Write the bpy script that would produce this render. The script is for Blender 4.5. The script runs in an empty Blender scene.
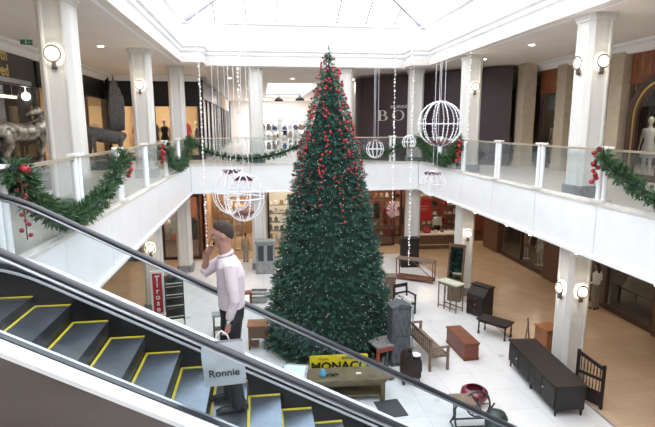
import bpy, bmesh, math, random
from mathutils import Vector, Matrix, Euler
random.seed(7)
R = math.radians
PI = math.pi
SC = bpy.context.scene
COL = SC.collection

# ---------------------------------------------------------------- materials
def new_mat(name):
    m = bpy.data.materials.new(name); m.use_nodes = True
    nt = m.node_tree; nt.nodes.clear()
    out = nt.nodes.new('ShaderNodeOutputMaterial')
    return m, nt, out
def mat(name, col, rough=.5, metal=0., var=0., scale=6., bump=0., bscale=None, spec=.5, stretch=(1,1,1), coat=0., col2=None):
    m, nt, out = new_mat(name)
    b = nt.nodes.new('ShaderNodeBsdfPrincipled')
    b.inputs['Roughness'].default_value = rough; b.inputs['Metallic'].default_value = metal
    b.inputs['Specular IOR Level'].default_value = spec
    b.inputs['Coat Weight'].default_value = coat
    nt.links.new(b.outputs[0], out.inputs[0])
    tc = nt.nodes.new('ShaderNodeTexCoord'); mp = nt.nodes.new('ShaderNodeMapping')
    mp.inputs['Scale'].default_value = stretch
    nt.links.new(tc.outputs['Object'], mp.inputs[0])
    c = (*col, 1)
    if var > 0 or col2:
        n = nt.nodes.new('ShaderNodeTexNoise'); n.inputs['Scale'].default_value = scale; n.inputs['Detail'].default_value = 5
        nt.links.new(mp.outputs[0], n.inputs['Vector'])
        r = nt.nodes.new('ShaderNodeValToRGB')
        r.color_ramp.elements[0].position = .33; r.color_ramp.elements[1].position = .67
        a = col2 if col2 else tuple(max(0, x*(1-var)) for x in col)
        d = col if col2 else tuple(min(1, x*(1+var)) for x in col)
        r.color_ramp.elements[0].color = (*a, 1); r.color_ramp.elements[1].color = (*d, 1)
        nt.links.new(n.outputs[0], r.inputs[0]); nt.links.new(r.outputs[0], b.inputs['Base Color'])
    else:
        b.inputs['Base Color'].default_value = c
    if bump > 0:
        n2 = nt.nodes.new('ShaderNodeTexNoise'); n2.inputs['Scale'].default_value = bscale or scale*3; n2.inputs['Detail'].default_value = 4
        nt.links.new(mp.outputs[0], n2.inputs['Vector'])
        bp = nt.nodes.new('ShaderNodeBump'); bp.inputs['Strength'].default_value = bump; bp.inputs['Distance'].default_value = .02
        nt.links.new(n2.outputs[0], bp.inputs['Height']); nt.links.new(bp.outputs[0], b.inputs['Normal'])
    return m
def emat(name, col, strength):
    m, nt, out = new_mat(name)
    e = nt.nodes.new('ShaderNodeEmission'); e.inputs[0].default_value = (*col, 1); e.inputs[1].default_value = strength
    nt.links.new(e.outputs[0], out.inputs[0]); return m
def glass(name, tint=(.93,.97,.97), refl=.08, rough=.03, haze=0.):
    m, nt, out = new_mat(name)
    t = nt.nodes.new('ShaderNodeBsdfTransparent'); t.inputs[0].default_value = (*tint, 1)
    g = nt.nodes.new('ShaderNodeBsdfGlossy'); g.inputs['Roughness'].default_value = rough
    lw = nt.nodes.new('ShaderNodeLayerWeight'); lw.inputs[0].default_value = .5
    pw = nt.nodes.new('ShaderNodeMath'); pw.operation = 'POWER'; pw.inputs[1].default_value = 4.5
    nt.links.new(lw.outputs['Facing'], pw.inputs[0])
    ad = nt.nodes.new('ShaderNodeMath'); ad.operation = 'MULTIPLY_ADD'; ad.inputs[1].default_value = .8; ad.inputs[2].default_value = refl*.6; ad.use_clamp = True
    nt.links.new(pw.outputs[0], ad.inputs[0])
    mx = nt.nodes.new('ShaderNodeMixShader')
    nt.links.new(ad.outputs[0], mx.inputs[0]); nt.links.new(t.outputs[0], mx.inputs[1]); nt.links.new(g.outputs[0], mx.inputs[2])
    last = mx
    if haze > 0:
        d = nt.nodes.new('ShaderNodeBsdfDiffuse'); d.inputs[0].default_value = (.85,.87,.87,1)
        m2 = nt.nodes.new('ShaderNodeMixShader'); m2.inputs[0].default_value = haze
        nt.links.new(mx.outputs[0], m2.inputs[1]); nt.links.new(d.outputs[0], m2.inputs[2]); last = m2
    nt.links.new(last.outputs[0], out.inputs[0]); return m
def tiles(name, c1, c2, grout, size, rough, vein=None, off=.0):
    m, nt, out = new_mat(name)
    b = nt.nodes.new('ShaderNodeBsdfPrincipled'); b.inputs['Roughness'].default_value = rough
    nt.links.new(b.outputs[0], out.inputs[0])
    tc = nt.nodes.new('ShaderNodeTexCoord')
    br = nt.nodes.new('ShaderNodeTexBrick'); br.offset = off
    br.inputs['Color1'].default_value = (*c1,1); br.inputs['Color2'].default_value = (*c2,1); br.inputs['Mortar'].default_value = (*grout,1)
    br.inputs['Scale'].default_value = 1; br.inputs['Mortar Size'].default_value = .006; br.inputs['Mortar Smooth'].default_value = .3
    br.inputs['Brick Width'].default_value = size; br.inputs['Row Height'].default_value = size
    nt.links.new(tc.outputs['Object'], br.inputs['Vector'])
    last = br.outputs[0]
    if vein:
        n = nt.nodes.new('ShaderNodeTexNoise'); n.inputs['Scale'].default_value = 1.3; n.inputs['Detail'].default_value = 9; n.inputs['Distortion'].default_value = 1.2
        nt.links.new(tc.outputs['Object'], n.inputs['Vector'])
        r = nt.nodes.new('ShaderNodeValToRGB'); r.color_ramp.elements[0].position = .35; r.color_ramp.elements[1].position = .62
        r.color_ramp.elements[0].color = (*vein,1); r.color_ramp.elements[1].color = (1,1,1,1)
        nt.links.new(n.outputs[0], r.inputs[0])
        mx = nt.nodes.new('ShaderNodeMixRGB'); mx.blend_type = 'MULTIPLY'; mx.inputs[0].default_value = 1
        nt.links.new(last, mx.inputs[1]); nt.links.new(r.outputs[0], mx.inputs[2]); last = mx.outputs[0]
        # sparse small grey inset blotches of the stone
        v = nt.nodes.new('ShaderNodeTexVoronoi'); v.inputs['Scale'].default_value = .75
        nt.links.new(tc.outputs['Object'], v.inputs['Vector'])
        r2 = nt.nodes.new('ShaderNodeValToRGB'); r2.color_ramp.elements[0].position = .05; r2.color_ramp.elements[1].position = .10
        r2.color_ramp.elements[0].color = (.62,.62,.62,1); r2.color_ramp.elements[1].color = (1,1,1,1)
        nt.links.new(v.outputs['Distance'], r2.inputs[0])
        m3 = nt.nodes.new('ShaderNodeMixRGB'); m3.blend_type = 'MULTIPLY'; m3.inputs[0].default_value = 1
        nt.links.new(last, m3.inputs[1]); nt.links.new(r2.outputs[0], m3.inputs[2]); last = m3.outputs[0]
    nt.links.new(last, b.inputs['Base Color']); return m
def grooved(name, col, rough, metal, freq, axis='Y', strength=.5):
    m, nt, out = new_mat(name)
    b = nt.nodes.new('ShaderNodeBsdfPrincipled'); b.inputs['Roughness'].default_value = rough; b.inputs['Metallic'].default_value = metal
    nt.links.new(b.outputs[0], out.inputs[0])
    tc = nt.nodes.new('ShaderNodeTexCoord'); w = nt.nodes.new('ShaderNodeTexWave'); w.bands_direction = axis
    w.inputs['Scale'].default_value = freq; nt.links.new(tc.outputs['Object'], w.inputs[0])
    r = nt.nodes.new('ShaderNodeValToRGB'); r.color_ramp.elements[0].color = (*[x*.45 for x in col],1); r.color_ramp.elements[1].color = (*col,1)
    r.color_ramp.elements[1].position = .5
    n = nt.nodes.new('ShaderNodeTexNoise'); n.inputs['Scale'].default_value = 5; nt.links.new(tc.outputs['Object'], n.inputs['Vector'])
    mx = nt.nodes.new('ShaderNodeMixRGB'); mx.blend_type = 'MULTIPLY'; mx.inputs[0].default_value = .35
    nt.links.new(w.outputs[0], r.inputs[0]); nt.links.new(r.outputs[0], mx.inputs[1]); nt.links.new(n.outputs[0], mx.inputs[2])
    nt.links.new(mx.outputs[0], b.inputs['Base Color'])
    bp = nt.nodes.new('ShaderNodeBump'); bp.inputs['Strength'].default_value = strength; bp.inputs['Distance'].default_value = .01
    nt.links.new(w.outputs[0], bp.inputs['Height']); nt.links.new(bp.outputs[0], b.inputs['Normal'])
    return m

M = dict(
 white_paint = mat('white_paint', (.90,.90,.91), .35, var=.02, scale=2),
 ceiling = mat('ceiling_paint', (.74,.68,.64), .75, var=.03, scale=1),
 cornice = mat('cornice_plaster', (.85,.85,.86), .6, var=.02, scale=2),
 column = mat('column_stone', (.70,.68,.64), .45, var=.04, scale=3, stretch=(3,3,.4)),
 column_base = mat('column_base_stone', (.25,.26,.27), .4, var=.2, scale=8),
 marble = tiles('white_marble', (.76,.75,.74), (.73,.72,.71), (.55,.54,.53), .9, .22, vein=(.93,.93,.94)),
 tan_tile = tiles('tan_stone_tile', (.60,.44,.30), (.55,.395,.265), (.42,.31,.21), .6, .18, off=.5),
 upper_tile = tiles('upper_beige_tile', (.72,.66,.60), (.70,.64,.58), (.5,.46,.42), .6, .3),
 glass = glass('clear_glass', (.93,.96,.96), .06, haze=.03),
 glass_esc = glass('escalator_glass', (.93,.97,.985), .03, haze=.0),
 shop_glass = glass('shop_window_glass', (.85,.88,.9), .08),
 rail = mat('champagne_rail', (.62,.55,.42), .3, .7, var=.05),
 curb = mat('curb_stone', (.70,.67,.62), .4, var=.08, scale=5),
 rubber = mat('handrail_rubber', (.028,.03,.036), .28, var=.1),
 steel = mat('brushed_steel', (.55,.58,.62), .28, .85, var=.06, scale=4, stretch=(.3,6,6)),
 trim = mat('bright_trim', (.85,.86,.88), .25, .3),
 deck_white = mat('white_deck', (.88,.89,.9), .25, var=.01),
 cladding = mat('bronze_steel_cladding', (.20,.175,.165), .36, .55, var=.08, scale=1.4, stretch=(.6,3,3)),
 skirt = mat('dark_skirt', (.006,.0065,.009), .55, 0., var=.15, spec=.12),
 tread = grooved('step_tread', (.27,.30,.36), .30, .85, 14, 'Y', .0),
 riser = grooved('step_riser', (.012,.013,.018), .5, .1, 14, 'Y', .1),
 yellow = mat('yellow_paint', (.62,.50,.03), .5, var=.08),
 needles = mat('fir_needles', (.055,.165,.115), .5, var=0, col2=(.012,.055,.040), scale=7),
 needles2 = mat('garland_needles', (.05,.13,.035), .55, col2=(.015,.055,.02), scale=14),
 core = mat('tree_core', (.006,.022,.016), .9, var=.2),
 bark = mat('trunk_brown', (.09,.05,.03), .8, var=.2),
 red = mat('red_bauble', (.36,.025,.035), .18, .15, var=.1),
 dark_red = mat('dark_red_bauble', (.26,.012,.02), .25, .2, var=.1),
 berry = mat('red_berries', (.45,.03,.04), .4, var=.25, scale=30),
 mauve = mat('mauve_flowers', (.30,.14,.15), .6, col2=(.10,.05,.05), scale=30),
 gold = mat('gold_metal', (.65,.45,.14), .3, .8),
 bulb = emat('fairy_bulb', (1,.95,.85), .8),
 bulb_white = mat('white_bead', (.9,.9,.93), .3),
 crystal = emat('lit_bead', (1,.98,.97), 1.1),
 wire = mat('white_wire', (.85,.85,.88), .4),
 sconce = emat('sconce_glow', (1,.93,.80), 9),
 lamp = emat('downlight_glow', (1,.9,.72), 14),
 warm_strip = emat('warm_strip_glow', (1,.78,.5), 4),
 sconce_metal = mat('sconce_metal', (.13,.11,.10), .35, .6),
 black = mat('black_frame', (.012,.012,.015), .3, var=.1),
 navy = mat('navy_frame', (.02,.026,.04), .3, var=.1),
 brown_frame = mat('brown_frame', (.07,.035,.025), .35, var=.15, scale=3),
 beige_pil = mat('beige_pilaster', (.50,.42,.31), .5, var=.08),
 tan_wall = mat('tan_wall', (.62,.47,.30), .7, var=.06),
 orange_wall = mat('orange_wall', (.55,.36,.21), .7, var=.08),
 pale_wall = mat('pale_wall', (.78,.76,.74), .7, var=.04),
 red_brown_wall = mat('red_brown_wall', (.22,.07,.035), .6, var=.15),
 dark_wall = mat('dark_wall', (.05,.035,.03), .7, var=.2),
 hoarding = mat('hoarding_plum', (.055,.032,.038), .5, var=.12, scale=1.5),
 letter = mat('silver_letters', (.60,.57,.56), .4, .2),
 gold_letter = mat('gold_letters', (.75,.55,.22), .35, .6),
 white = mat('white_plain', (.85,.85,.85), .5, var=.02),
 red_sign = mat('red_sign', (.42,.02,.03), .4, var=.06),
 sign_yellow = mat('sign_yellow', (.85,.68,.02), .45, var=.05),
 ink = mat('black_ink', (.01,.01,.012), .5),
 green_sign = mat('exit_green', (.04,.20,.11), .4, var=.05),
 dark_wood = mat('dark_wood', (.017,.009,.007), .6, var=.35, scale=4, stretch=(6,1,6)),
 charcoal_wood = mat('charcoal_wood', (.018,.016,.018), .6, var=.25, scale=4),
 chest_wood = mat('red_chest_wood', (.17,.045,.022), .4, var=.3, scale=3, stretch=(5,1,5)),
 orange_wood = mat('orange_wood', (.30,.12,.045), .45, var=.2, scale=4),
 mid_wood = mat('mid_brown_wood', (.14,.075,.042), .5, var=.25, scale=4, stretch=(5,1,5)),
 old_wood = mat('weathered_wood', (.19,.135,.095), .6, var=.3, scale=5, stretch=(6,1.5,6), bump=.2),
 olive_wood = mat('olive_bench_wood', (.13,.10,.055), .6, var=.25, scale=4),
 grey_wood = mat('grey_painted_wood', (.30,.31,.30), .6, var=.2, scale=6, bump=.2),
 blue_wood = mat('blue_grey_wood', (.13,.15,.165), .65, col2=(.06,.065,.07), scale=5, stretch=(3,3,.8), bump=.3),
 pale_blue = mat('pale_blue_metal', (.50,.60,.66), .4, .3, var=.15),
 pale_green = mat('pale_green_paint', (.55,.58,.44), .5, var=.1),
 rust = mat('rusty_metal', (.22,.09,.06), .6, .3, var=.3, scale=9),
 red_paint = mat('chipped_red_paint', (.36,.06,.04), .55, var=.25, scale=12),
 patch = mat('patchwork_top', (.10,.13,.18), .5, col2=(.34,.28,.22), scale=9),
 maroon = mat('maroon_glaze', (.16,.02,.035), .15, var=.2, coat=.4),
 iron = mat('green_black_iron', (.05,.07,.065), .45, .5, var=.3, scale=12),
 bowl_white = mat('enamel_white', (.82,.82,.82), .2, var=.03),
 blue_jar = mat('blue_jar', (.12,.42,.62), .25, var=.1),
 mirror = mat('mirror_glass', (.8,.82,.84), .03, 1.),
 pane = mat('dark_pane', (.05,.06,.07), .1),
 rubber_mat = mat('charcoal_mat', (.055,.055,.062), .8, var=.15, scale=30),
 skin = mat('skin', (.40,.22,.17), .5, var=.05, scale=12),
 skin_dark = mat('tan_skin', (.30,.17,.11), .5, var=.05),
 hair = mat('short_brown_hair', (.042,.026,.019), .85, var=.3, scale=60, bump=.4),
 black_hair = mat('black_hair', (.01,.009,.009), .5, var=.2),
 shirt = mat('pale_pink_shirt', (.64,.56,.60), .8, var=.04, scale=4, bump=.8, bscale=9),
 trousers = mat('black_trousers', (.014,.014,.018), .7, var=.2, bump=.2),
 shoe = mat('black_leather', (.02,.02,.022), .22, var=.2),
 bag = mat('pale_grey_paper', (.54,.55,.58), .6, var=.04, scale=3, bump=.15, bscale=5),
 phone = mat('phone_black', (.02,.02,.025), .2),
 eye = mat('eye_dark', (.03,.02,.015), .2),
 lip = mat('lips', (.40,.19,.17), .5),
 mannequin = mat('mannequin_beige', (.60,.44,.33), .45, var=.04),
 mann_white = mat('mannequin_white', (.75,.72,.68), .45, var=.03),
 bronze = mat('scrap_bronze', (.50,.44,.36), .35, .6, col2=(.02,.016,.013), scale=7, bump=.6, bscale=16),
 feather = mat('grey_feather', (.10,.097,.10), .7, var=.35, scale=9, stretch=(1,1,3), bump=.5),
 pale_fabric = mat('pale_fabric', (.72,.68,.62), .8, var=.1),
 tan_fabric = mat('tan_fabric', (.42,.30,.18), .8, var=.1),
 grey_fabric = mat('grey_fabric', (.30,.29,.28), .8, var=.15),
 red_fabric = mat('red_fabric', (.40,.04,.05), .8, var=.15),
 black_fabric = mat('black_fabric', (.015,.014,.016), .8, var=.15),
 blue_fabric = mat('blue_fabric', (.10,.13,.28), .8, var=.15),
 khaki = mat('khaki_fabric', (.30,.26,.21), .8, var=.1),
)
# skylight glazing: clear with a little diffusing white
m_, nt_, out_ = new_mat('roof_glazing')
t_ = nt_.nodes.new('ShaderNodeBsdfTransparent'); t_.inputs[0].default_value = (.95,.96,.97,1)
d_ = nt_.nodes.new('ShaderNodeBsdfTranslucent'); d_.inputs[0].default_value = (.9,.92,.95,1)
x_ = nt_.nodes.new('ShaderNodeMixShader'); x_.inputs[0].default_value = .12
nt_.links.new(t_.outputs[0], x_.inputs[1]); nt_.links.new(d_.outputs[0], x_.inputs[2]); nt_.links.new(x_.outputs[0], out_.inputs[0])
M['roof_glass'] = m_

# ---------------------------------------------------------------- mesh builder
def basis(d):
    d = Vector(d).normalized()
    a = Vector((0,0,1)) if abs(d.z) < .95 else Vector((1,0,0))
    u = d.cross(a).normalized(); v = d.cross(u).normalized()
    return d, u, v
class MB:
    def __init__(s): s.v = []; s.f = []; s.T = Matrix()
    def add(s, vs, fs):
        n = len(s.v); s.v += [tuple(s.T @ Vector(p)) for p in vs]; s.f += [tuple(i+n for i in f) for f in fs]; return s
    def box(s, x0,y0,z0,x1,y1,z1):
        vs = [(x,y,z) for z in (z0,z1) for y in (y0,y1) for x in (x0,x1)]
        return s.add(vs, [(0,2,3,1),(4,5,7,6),(0,1,5,4),(2,6,7,3),(0,4,6,2),(1,3,7,5)])
    def cbox(s, c, d, rz=0, e=None):
        m = Matrix.Translation(c) @ (e.to_matrix().to_4x4() if e else Matrix.Rotation(rz,4,'Z'))
        h = [x/2 for x in d]
        vs = [tuple(m @ Vector((x*h[0],y*h[1],z*h[2]))) for z in (-1,1) for y in (-1,1) for x in (-1,1)]
        return s.add(vs, [(0,2,3,1),(4,5,7,6),(0,1,5,4),(2,6,7,3),(0,4,6,2),(1,3,7,5)])
    def beam(s, a, b, w, h=None):
        h = h or w; a = Vector(a); b = Vector(b); d,u,v = basis(b-a)
        vs = [p + u*x*w/2 + v*y*h/2 for p in (a,b) for x,y in ((-1,-1),(1,-1),(1,1),(-1,1))]
        return s.add(vs, [(3,2,1,0),(4,5,6,7),(0,1,5,4),(1,2,6,5),(2,3,7,6),(3,0,4,7)])
    def loft(s, secs, n=12):
        """secs: (center, u-vector, v-vector)"""
        vs = []; fs = []
        for c,u,v in secs:
            c=Vector(c);u=Vector(u);v=Vector(v)
            for k in range(n):
                a = 2*PI*k/n; vs.append(c+u*math.cos(a)+v*math.sin(a))
        for i in range(len(secs)-1):
            for k in range(n):
                fs.append((i*n+k, i*n+(k+1)%n, (i+1)*n+(k+1)%n, (i+1)*n+k))
        fs.append(tuple(range(n))[::-1]); fs.append(tuple((len(secs)-1)*n+k for k in range(n)))
        return s.add(vs, fs)
    def tube(s, pts, r, n=8, flat=1.):
        pts = [Vector(p) for p in pts]; secs = []
        for i,p in enumerate(pts):
            d = (pts[min(i+1,len(pts)-1)]-pts[max(i-1,0)])
            if d.length < 1e-9: d = Vector((0,0,1))
            d,u,v = basis(d); rr = r[i] if isinstance(r,(list,tuple)) else r
            if secs and u.dot(secs[-1][1]) < 0: u,v = -u,-v
            secs.append((p,u*rr,v*rr*flat))
        return s.loft(secs, n)
    def cyl(s, a, b, r, r2=None, n=14): return s.tube([a,b],[r, r if r2 is None else r2], n)
    def lathe(s, prof, c=(0,0,0), n=20):
        vs=[];fs=[]
        for r,z in prof:
            for k in range(n):
                a=2*PI*k/n; vs.append((c[0]+r*math.cos(a),c[1]+r*math.sin(a),c[2]+z))
        for i in range(len(prof)-1):
            for k in range(n): fs.append((i*n+k,i*n+(k+1)%n,(i+1)*n+(k+1)%n,(i+1)*n+k))
        if prof[0][0]>1e-4: fs.append(tuple(range(n))[::-1])
        if prof[-1][0]>1e-4: fs.append(tuple((len(prof)-1)*n+k for k in range(n)))
        return s.add(vs,fs)
    def ell(s, c, r, n=14, m=9, e=None):
        rot = e.to_matrix() if e else Matrix.Identity(3)
        c=Vector(c); vs=[];fs=[]
        for i in range(m+1):
            t=PI*i/m
            for k in range(n):
                a=2*PI*k/n; vs.append(c+rot@Vector((r[0]*math.sin(t)*math.cos(a),r[1]*math.sin(t)*math.sin(a),-r[2]*math.cos(t))))
        for i in range(m):
            for k in range(n): fs.append((i*n+k,i*n+(k+1)%n,(i+1)*n+(k+1)%n,(i+1)*n+k))
        return s.add(vs,fs)
    def prism(s, poly, axis, a, b):
        """poly 2D extruded along axis from a to b. axis X: poly=(y,z); Y: (x,z); Z: (x,y)"""
        def P(p,t): return {'X':(t,p[0],p[1]),'Y':(p[0],t,p[1]),'Z':(p[0],p[1],t)}[axis]
        n=len(poly); vs=[P(p,a) for p in poly]+[P(p,b) for p in poly]
        return s.add(vs,[tuple(range(n)),tuple(range(2*n-1,n-1,-1))]+[(i,i+n,(i+1)%n+n,(i+1)%n) for i in range(n)])
    def mesh(s, name, m, smooth=False, fix=True):
        me = bpy.data.meshes.new(name); me.from_pydata([tuple(p) for p in s.v], [], s.f)
        if fix:
            bm = bmesh.new(); bm.from_mesh(me); bmesh.ops.remove_doubles(bm, verts=bm.verts, dist=1e-6)
            bmesh.ops.recalc_face_normals(bm, faces=bm.faces); bm.to_mesh(me); bm.free()
        me.materials.append(m if not isinstance(m,str) else M[m])
        if smooth:
            for p in me.polygons: p.use_smooth = True
        me.update(); return me
    def build(s, name, m, parent=None, smooth=False, loc=None, rz=0, fix=True, bevel=0):
        o = bpy.data.objects.new(name, s.mesh(name, m, smooth, fix)); COL.objects.link(o)
        if parent: o.parent = parent
        if loc is not None: o.location = loc
        if rz: o.rotation_euler.z = rz
        if bevel:
            b = o.modifiers.new('bevel','BEVEL'); b.width = bevel; b.segments = 2; b.limit_method='ANGLE'
        return o
def tag(o, label=None, cat=None, group=None, kind=None):
    if label: o['label']=label
    if cat: o['category']=cat
    if group: o['group']=group
    if kind: o['kind']=kind
    return o
def thing(name, label, cat, loc=(0,0,0), rz=0, group=None):
    o = bpy.data.objects.new(name, None); COL.objects.link(o); o.location=loc; o.rotation_euler.z=rz
    o.empty_display_size=.1
    return tag(o,label,cat,group)
def struct(name, mb, m, smooth=False, bevel=0):
    return tag(mb.build(name, m, None, smooth, bevel=bevel), kind='structure')
def copy_tree(o, parent=None):
    c = o.copy(); COL.objects.link(c); c.parent = parent
    for ch in [x for x in ALLCH.get(o.name, o.children)]: copy_tree(ch, c)
    return c
ALLCH = {}
def dup(o, loc, rz=None, label=None, group=None, scale=None):
    c = copy_tree(o); c.location = loc
    if rz is not None: c.rotation_euler.z = rz
    if scale: c.scale = scale
    if label: c['label']=label
    if group: c['group']=group
    return c
def smooth_remesh(mb, name, m, voxel, it=3, parent=None):
    """union the overlapping lofts of one body into a single continuous skin"""
    me = mb.mesh(name, m); tmp = bpy.data.objects.new(name, me); COL.objects.link(tmp)
    r = tmp.modifiers.new('r','REMESH'); r.mode='VOXEL'; r.voxel_size=voxel; r.use_smooth_shade=True
    s = tmp.modifiers.new('s','SMOOTH'); s.iterations=it; s.factor=.5
    dg = bpy.context.evaluated_depsgraph_get(); dg.update()
    nm = bpy.data.meshes.new_from_object(tmp.evaluated_get(dg)); nm.name=name
    bpy.data.objects.remove(tmp); 
    if not nm.materials: nm.materials.append(M[m])
    for p in nm.polygons: p.use_smooth=True
    o = bpy.data.objects.new(name, nm); COL.objects.link(o); o.parent = parent
    return o
def text(name, body, size, m, parent, loc, rot, extrude=.004, align='CENTER', bold=0., xs=1., kids=None):
    cu = bpy.data.curves.new(name,'FONT'); cu.body=body; cu.size=size; cu.extrude=extrude; cu.align_x=align; cu.offset=bold
    cu.resolution_u = 3
    tmp = bpy.data.objects.new(name, cu); COL.objects.link(tmp)
    dg = bpy.context.evaluated_depsgraph_get(); dg.update()
    me = bpy.data.meshes.new_from_object(tmp.evaluated_get(dg)); bpy.data.objects.remove(tmp)
    me.materials.clear(); me.materials.append(M[m])
    o = bpy.data.objects.new(name, me); COL.objects.link(o); o.parent=parent; o.location=loc; o.rotation_euler=rot; o.scale=(xs,1,1)
    return o

# ================================================================= SETTING
XL, XR, YB = -2.98, 7.14, 21.88
ZU, ZC, ZCURB, ZF = 4.78, 9.0, 4.86, 3.69
# ground floor : white marble court, tan stone around it
mb=MB(); mb.box(-3.4,-6,-.2, 7.5,24.2,0); struct('floor_marble', mb, 'marble')
mb=MB(); mb.box(-14,-6,-.2,-3.4,60,0); mb.box(7.5,-6,-.2,18,60,0); mb.box(-3.4,24.2,-.2,7.5,60,0); struct('floor_tan', mb, 'tan_tile')
mb=MB(); mb.box(-3.46,-6,0,-3.4,24.26,.004); mb.box(7.5,-6,0,7.56,24.26,.004); mb.box(-3.46,24.2,0,7.56,24.26,.004)
struct('trim_floor_border', mb, 'column_base')
# upper floor slabs
def slab(name,x0,y0,x1,y1):
    m_=MB(); m_.box(x0,y0,ZU-.12,x1,y1,ZU); struct(name+'_upper', m_, 'upper_tile')
    m_=MB(); m_.box(x0,y0,ZF+.02,x1,y1,ZU-.12); struct('ceiling_lower_'+name, m_, 'ceiling')
slab('floor_left',-14,-6,XL-.12,YB); slab('floor_right',XR+.12,-6,18,YB); slab('floor_back',-14,YB+.12,18,60)
# white fascia with panel joints
def fascia(name, a, b, axis, n, into):
    """axis 'Y': runs in Y at X=into[0] ; panels with recessed joints"""
    m_=MB(); m2=MB(); step=(b-a)/n
    for i in range(n):
        p,q=a+i*step+.012,a+(i+1)*step-.012
        x0,x1=into
        if axis=='Y': m_.box(x0,p,ZF,x1,q,ZCURB-.06)
        else: m_.box(p,x0,ZF,q,x1,ZCURB-.06)
    g=(into[0]+into[1])/2
    if axis=='Y': m_.box(min(g,into[1]) if into[1]<0 or True else g,a,ZF+.01,g+.001,b,ZCURB-.07)
    struct('wall_'+name, m_, 'white_paint')
    if axis=='Y': m2.box(into[0]-.02,a,ZCURB-.06,into[1]+.02,b,ZCURB); 
    else: m2.box(a,into[0]-.02,ZCURB-.06,b,into[1]+.02,ZCURB)
    struct('trim_'+name+'_curb', m2, 'curb')
    m3=MB()
    sx = .05
    if axis=='Y': m3.box(into[0]-sx,a,ZF-.07,into[1]+sx,b,ZF)
    else: m3.box(a,into[0]-sx,ZF-.07,b,into[1]+sx,ZF)
    struct('trim_'+name+'_lower', m3, 'white_paint')
fascia('fascia_left', 5.5, YB, 'Y', 7, (XL-.12,XL))
fascia('fascia_right', -5, YB, 'Y', 11, (XR,XR+.12))
fascia('fascia_back', XL, XR, 'X', 4, (YB,YB+.12))
# ceiling upper, opening at court and at the far corridor
CO=[(XL,-4),(XL,20.9),(-2.15,20.9),(-2.15,21.95),(6.35,21.95),(6.35,20.9),(XR,20.9),(XR,-4)]
mb=MB()
mb.box(-14,-6,ZC,XL,60,ZC+.25); mb.box(XR,-6,ZC,18,60,ZC+.25); mb.box(XL,-6,ZC,XR,-4,ZC+.25)
mb.box(XL,20.9,ZC,-2.15,21.95,ZC+.25); mb.box(6.35,20.9,ZC,XR,21.95,ZC+.25)
mb.box(XL,21.95,ZC,XR,30.5,ZC+.25); mb.box(XL,30.5,ZC,.55,45,ZC+.25); mb.box(3.7,30.5,ZC,XR,45,ZC+.25); mb.box(XL,45,ZC,XR,60,ZC+.25)
struct('ceiling_upper', mb, 'ceiling')
# stepped cornice all round the opening
prof=[(.22,-.02),(.22,.06),(.15,.10),(.15,.20),(.10,.24),(.05,.38),(-.02,.44),(-.02,.54),(-.10,.60),(-.10,.70),(.30,.70),(.30,-.02)]
def cornice(loop, name, m, prof, closed=True):
    pts=[Vector((x,y)) for x,y in loop]; n=len(pts); m_=MB(); rings=[]
    for i in range(n):
        p=pts[i]; a=(p-pts[i-1]).normalized(); b=(pts[(i+1)%n]-p).normalized()
        na=Vector((-a.y,a.x)); nb=Vector((-b.y,b.x)) # left normals = outside for clockwise loop
        mid=(na+nb); mid = mid/ (mid.dot(na)) if abs(mid.dot(na))>1e-6 else na
        rings.append([(p.x+mid.x*o, p.y+mid.y*o, ZC+z) for o,z in prof])
    k=len(prof); vs=[v for r in rings for v in r]; fs=[]
    for i in range(n):
        j=(i+1)%n
        for t in range(k): fs.append((i*k+t, i*k+(t+1)%k, j*k+(t+1)%k, j*k+t))
    m_.add(vs,fs); return struct(name,m_,m)
cornice(CO,'trim_cornice','cornice',prof)
# well walls and glazed roof
ZW=10.75
mb=MB(); t=.15
mb.box(XL-.4,-4.4,ZC+.6,XL-.1,22.3,ZW); mb.box(XR+.1,-4.4,ZC+.6,XR+.4,22.3,ZW); mb.box(XL-.4,22.0,ZC+.6,XR+.4,22.3,ZW); mb.box(XL-.4,-4.4,ZC+.6,XR+.4,-4.1,ZW)
struct('wall_skylight_well', mb, 'cornice')
mb=MB(); mb.box(XL-.1,-4.1,ZW-.08,XL+.05,22,ZW+.1); mb.box(XR-.05,-4.1,ZW-.08,XR+.1,22,ZW+.1); mb.box(XL,21.85,ZW-.08,XR,22,ZW+.1)
struct('trim_well_top', mb, 'cornice')
xc=(XL+XR)/2; zr=12.9
mb=MB()
yh=17.2
mb.beam((xc,-4,zr),(xc,yh,zr),.12,.16)
for y in [-4+2.65*k for k in range(9)]:
    if y<=yh+.1:
        mb.beam((XL,y,ZW),(xc,y,zr),.05,.10); mb.beam((XR,y,ZW),(xc,y,zr),.05,.10)
mb.beam((XL,22,ZW),(xc,yh,zr),.10,.16); mb.beam((XR,22,ZW),(xc,yh,zr),.10,.16)
for f in (.25,.5,.75):
    for sx in (XL,XR):
        x=sx+(xc-sx)*f; y=22+(yh-22)*f; z=ZW+(zr-ZW)*f
        mb.beam((x,22,ZW) if False else (x,22,ZW),(x,y,z),.05,.08)
struct('trim_skylight_bars', mb, mat('grey_bar_paint',(.30,.29,.34),.5))
mb=MB()
mb.add([(XL,-4,ZW+.05),(XL,22,ZW+.05),(xc,yh,zr+.05),(xc,-4,zr+.05),(XR,-4,ZW+.05),(XR,22,ZW+.05)],[(0,1,2,3),(4,3,2,5),(1,5,2)])
struct('window_skylight', mb, M['roof_glass'])
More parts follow.
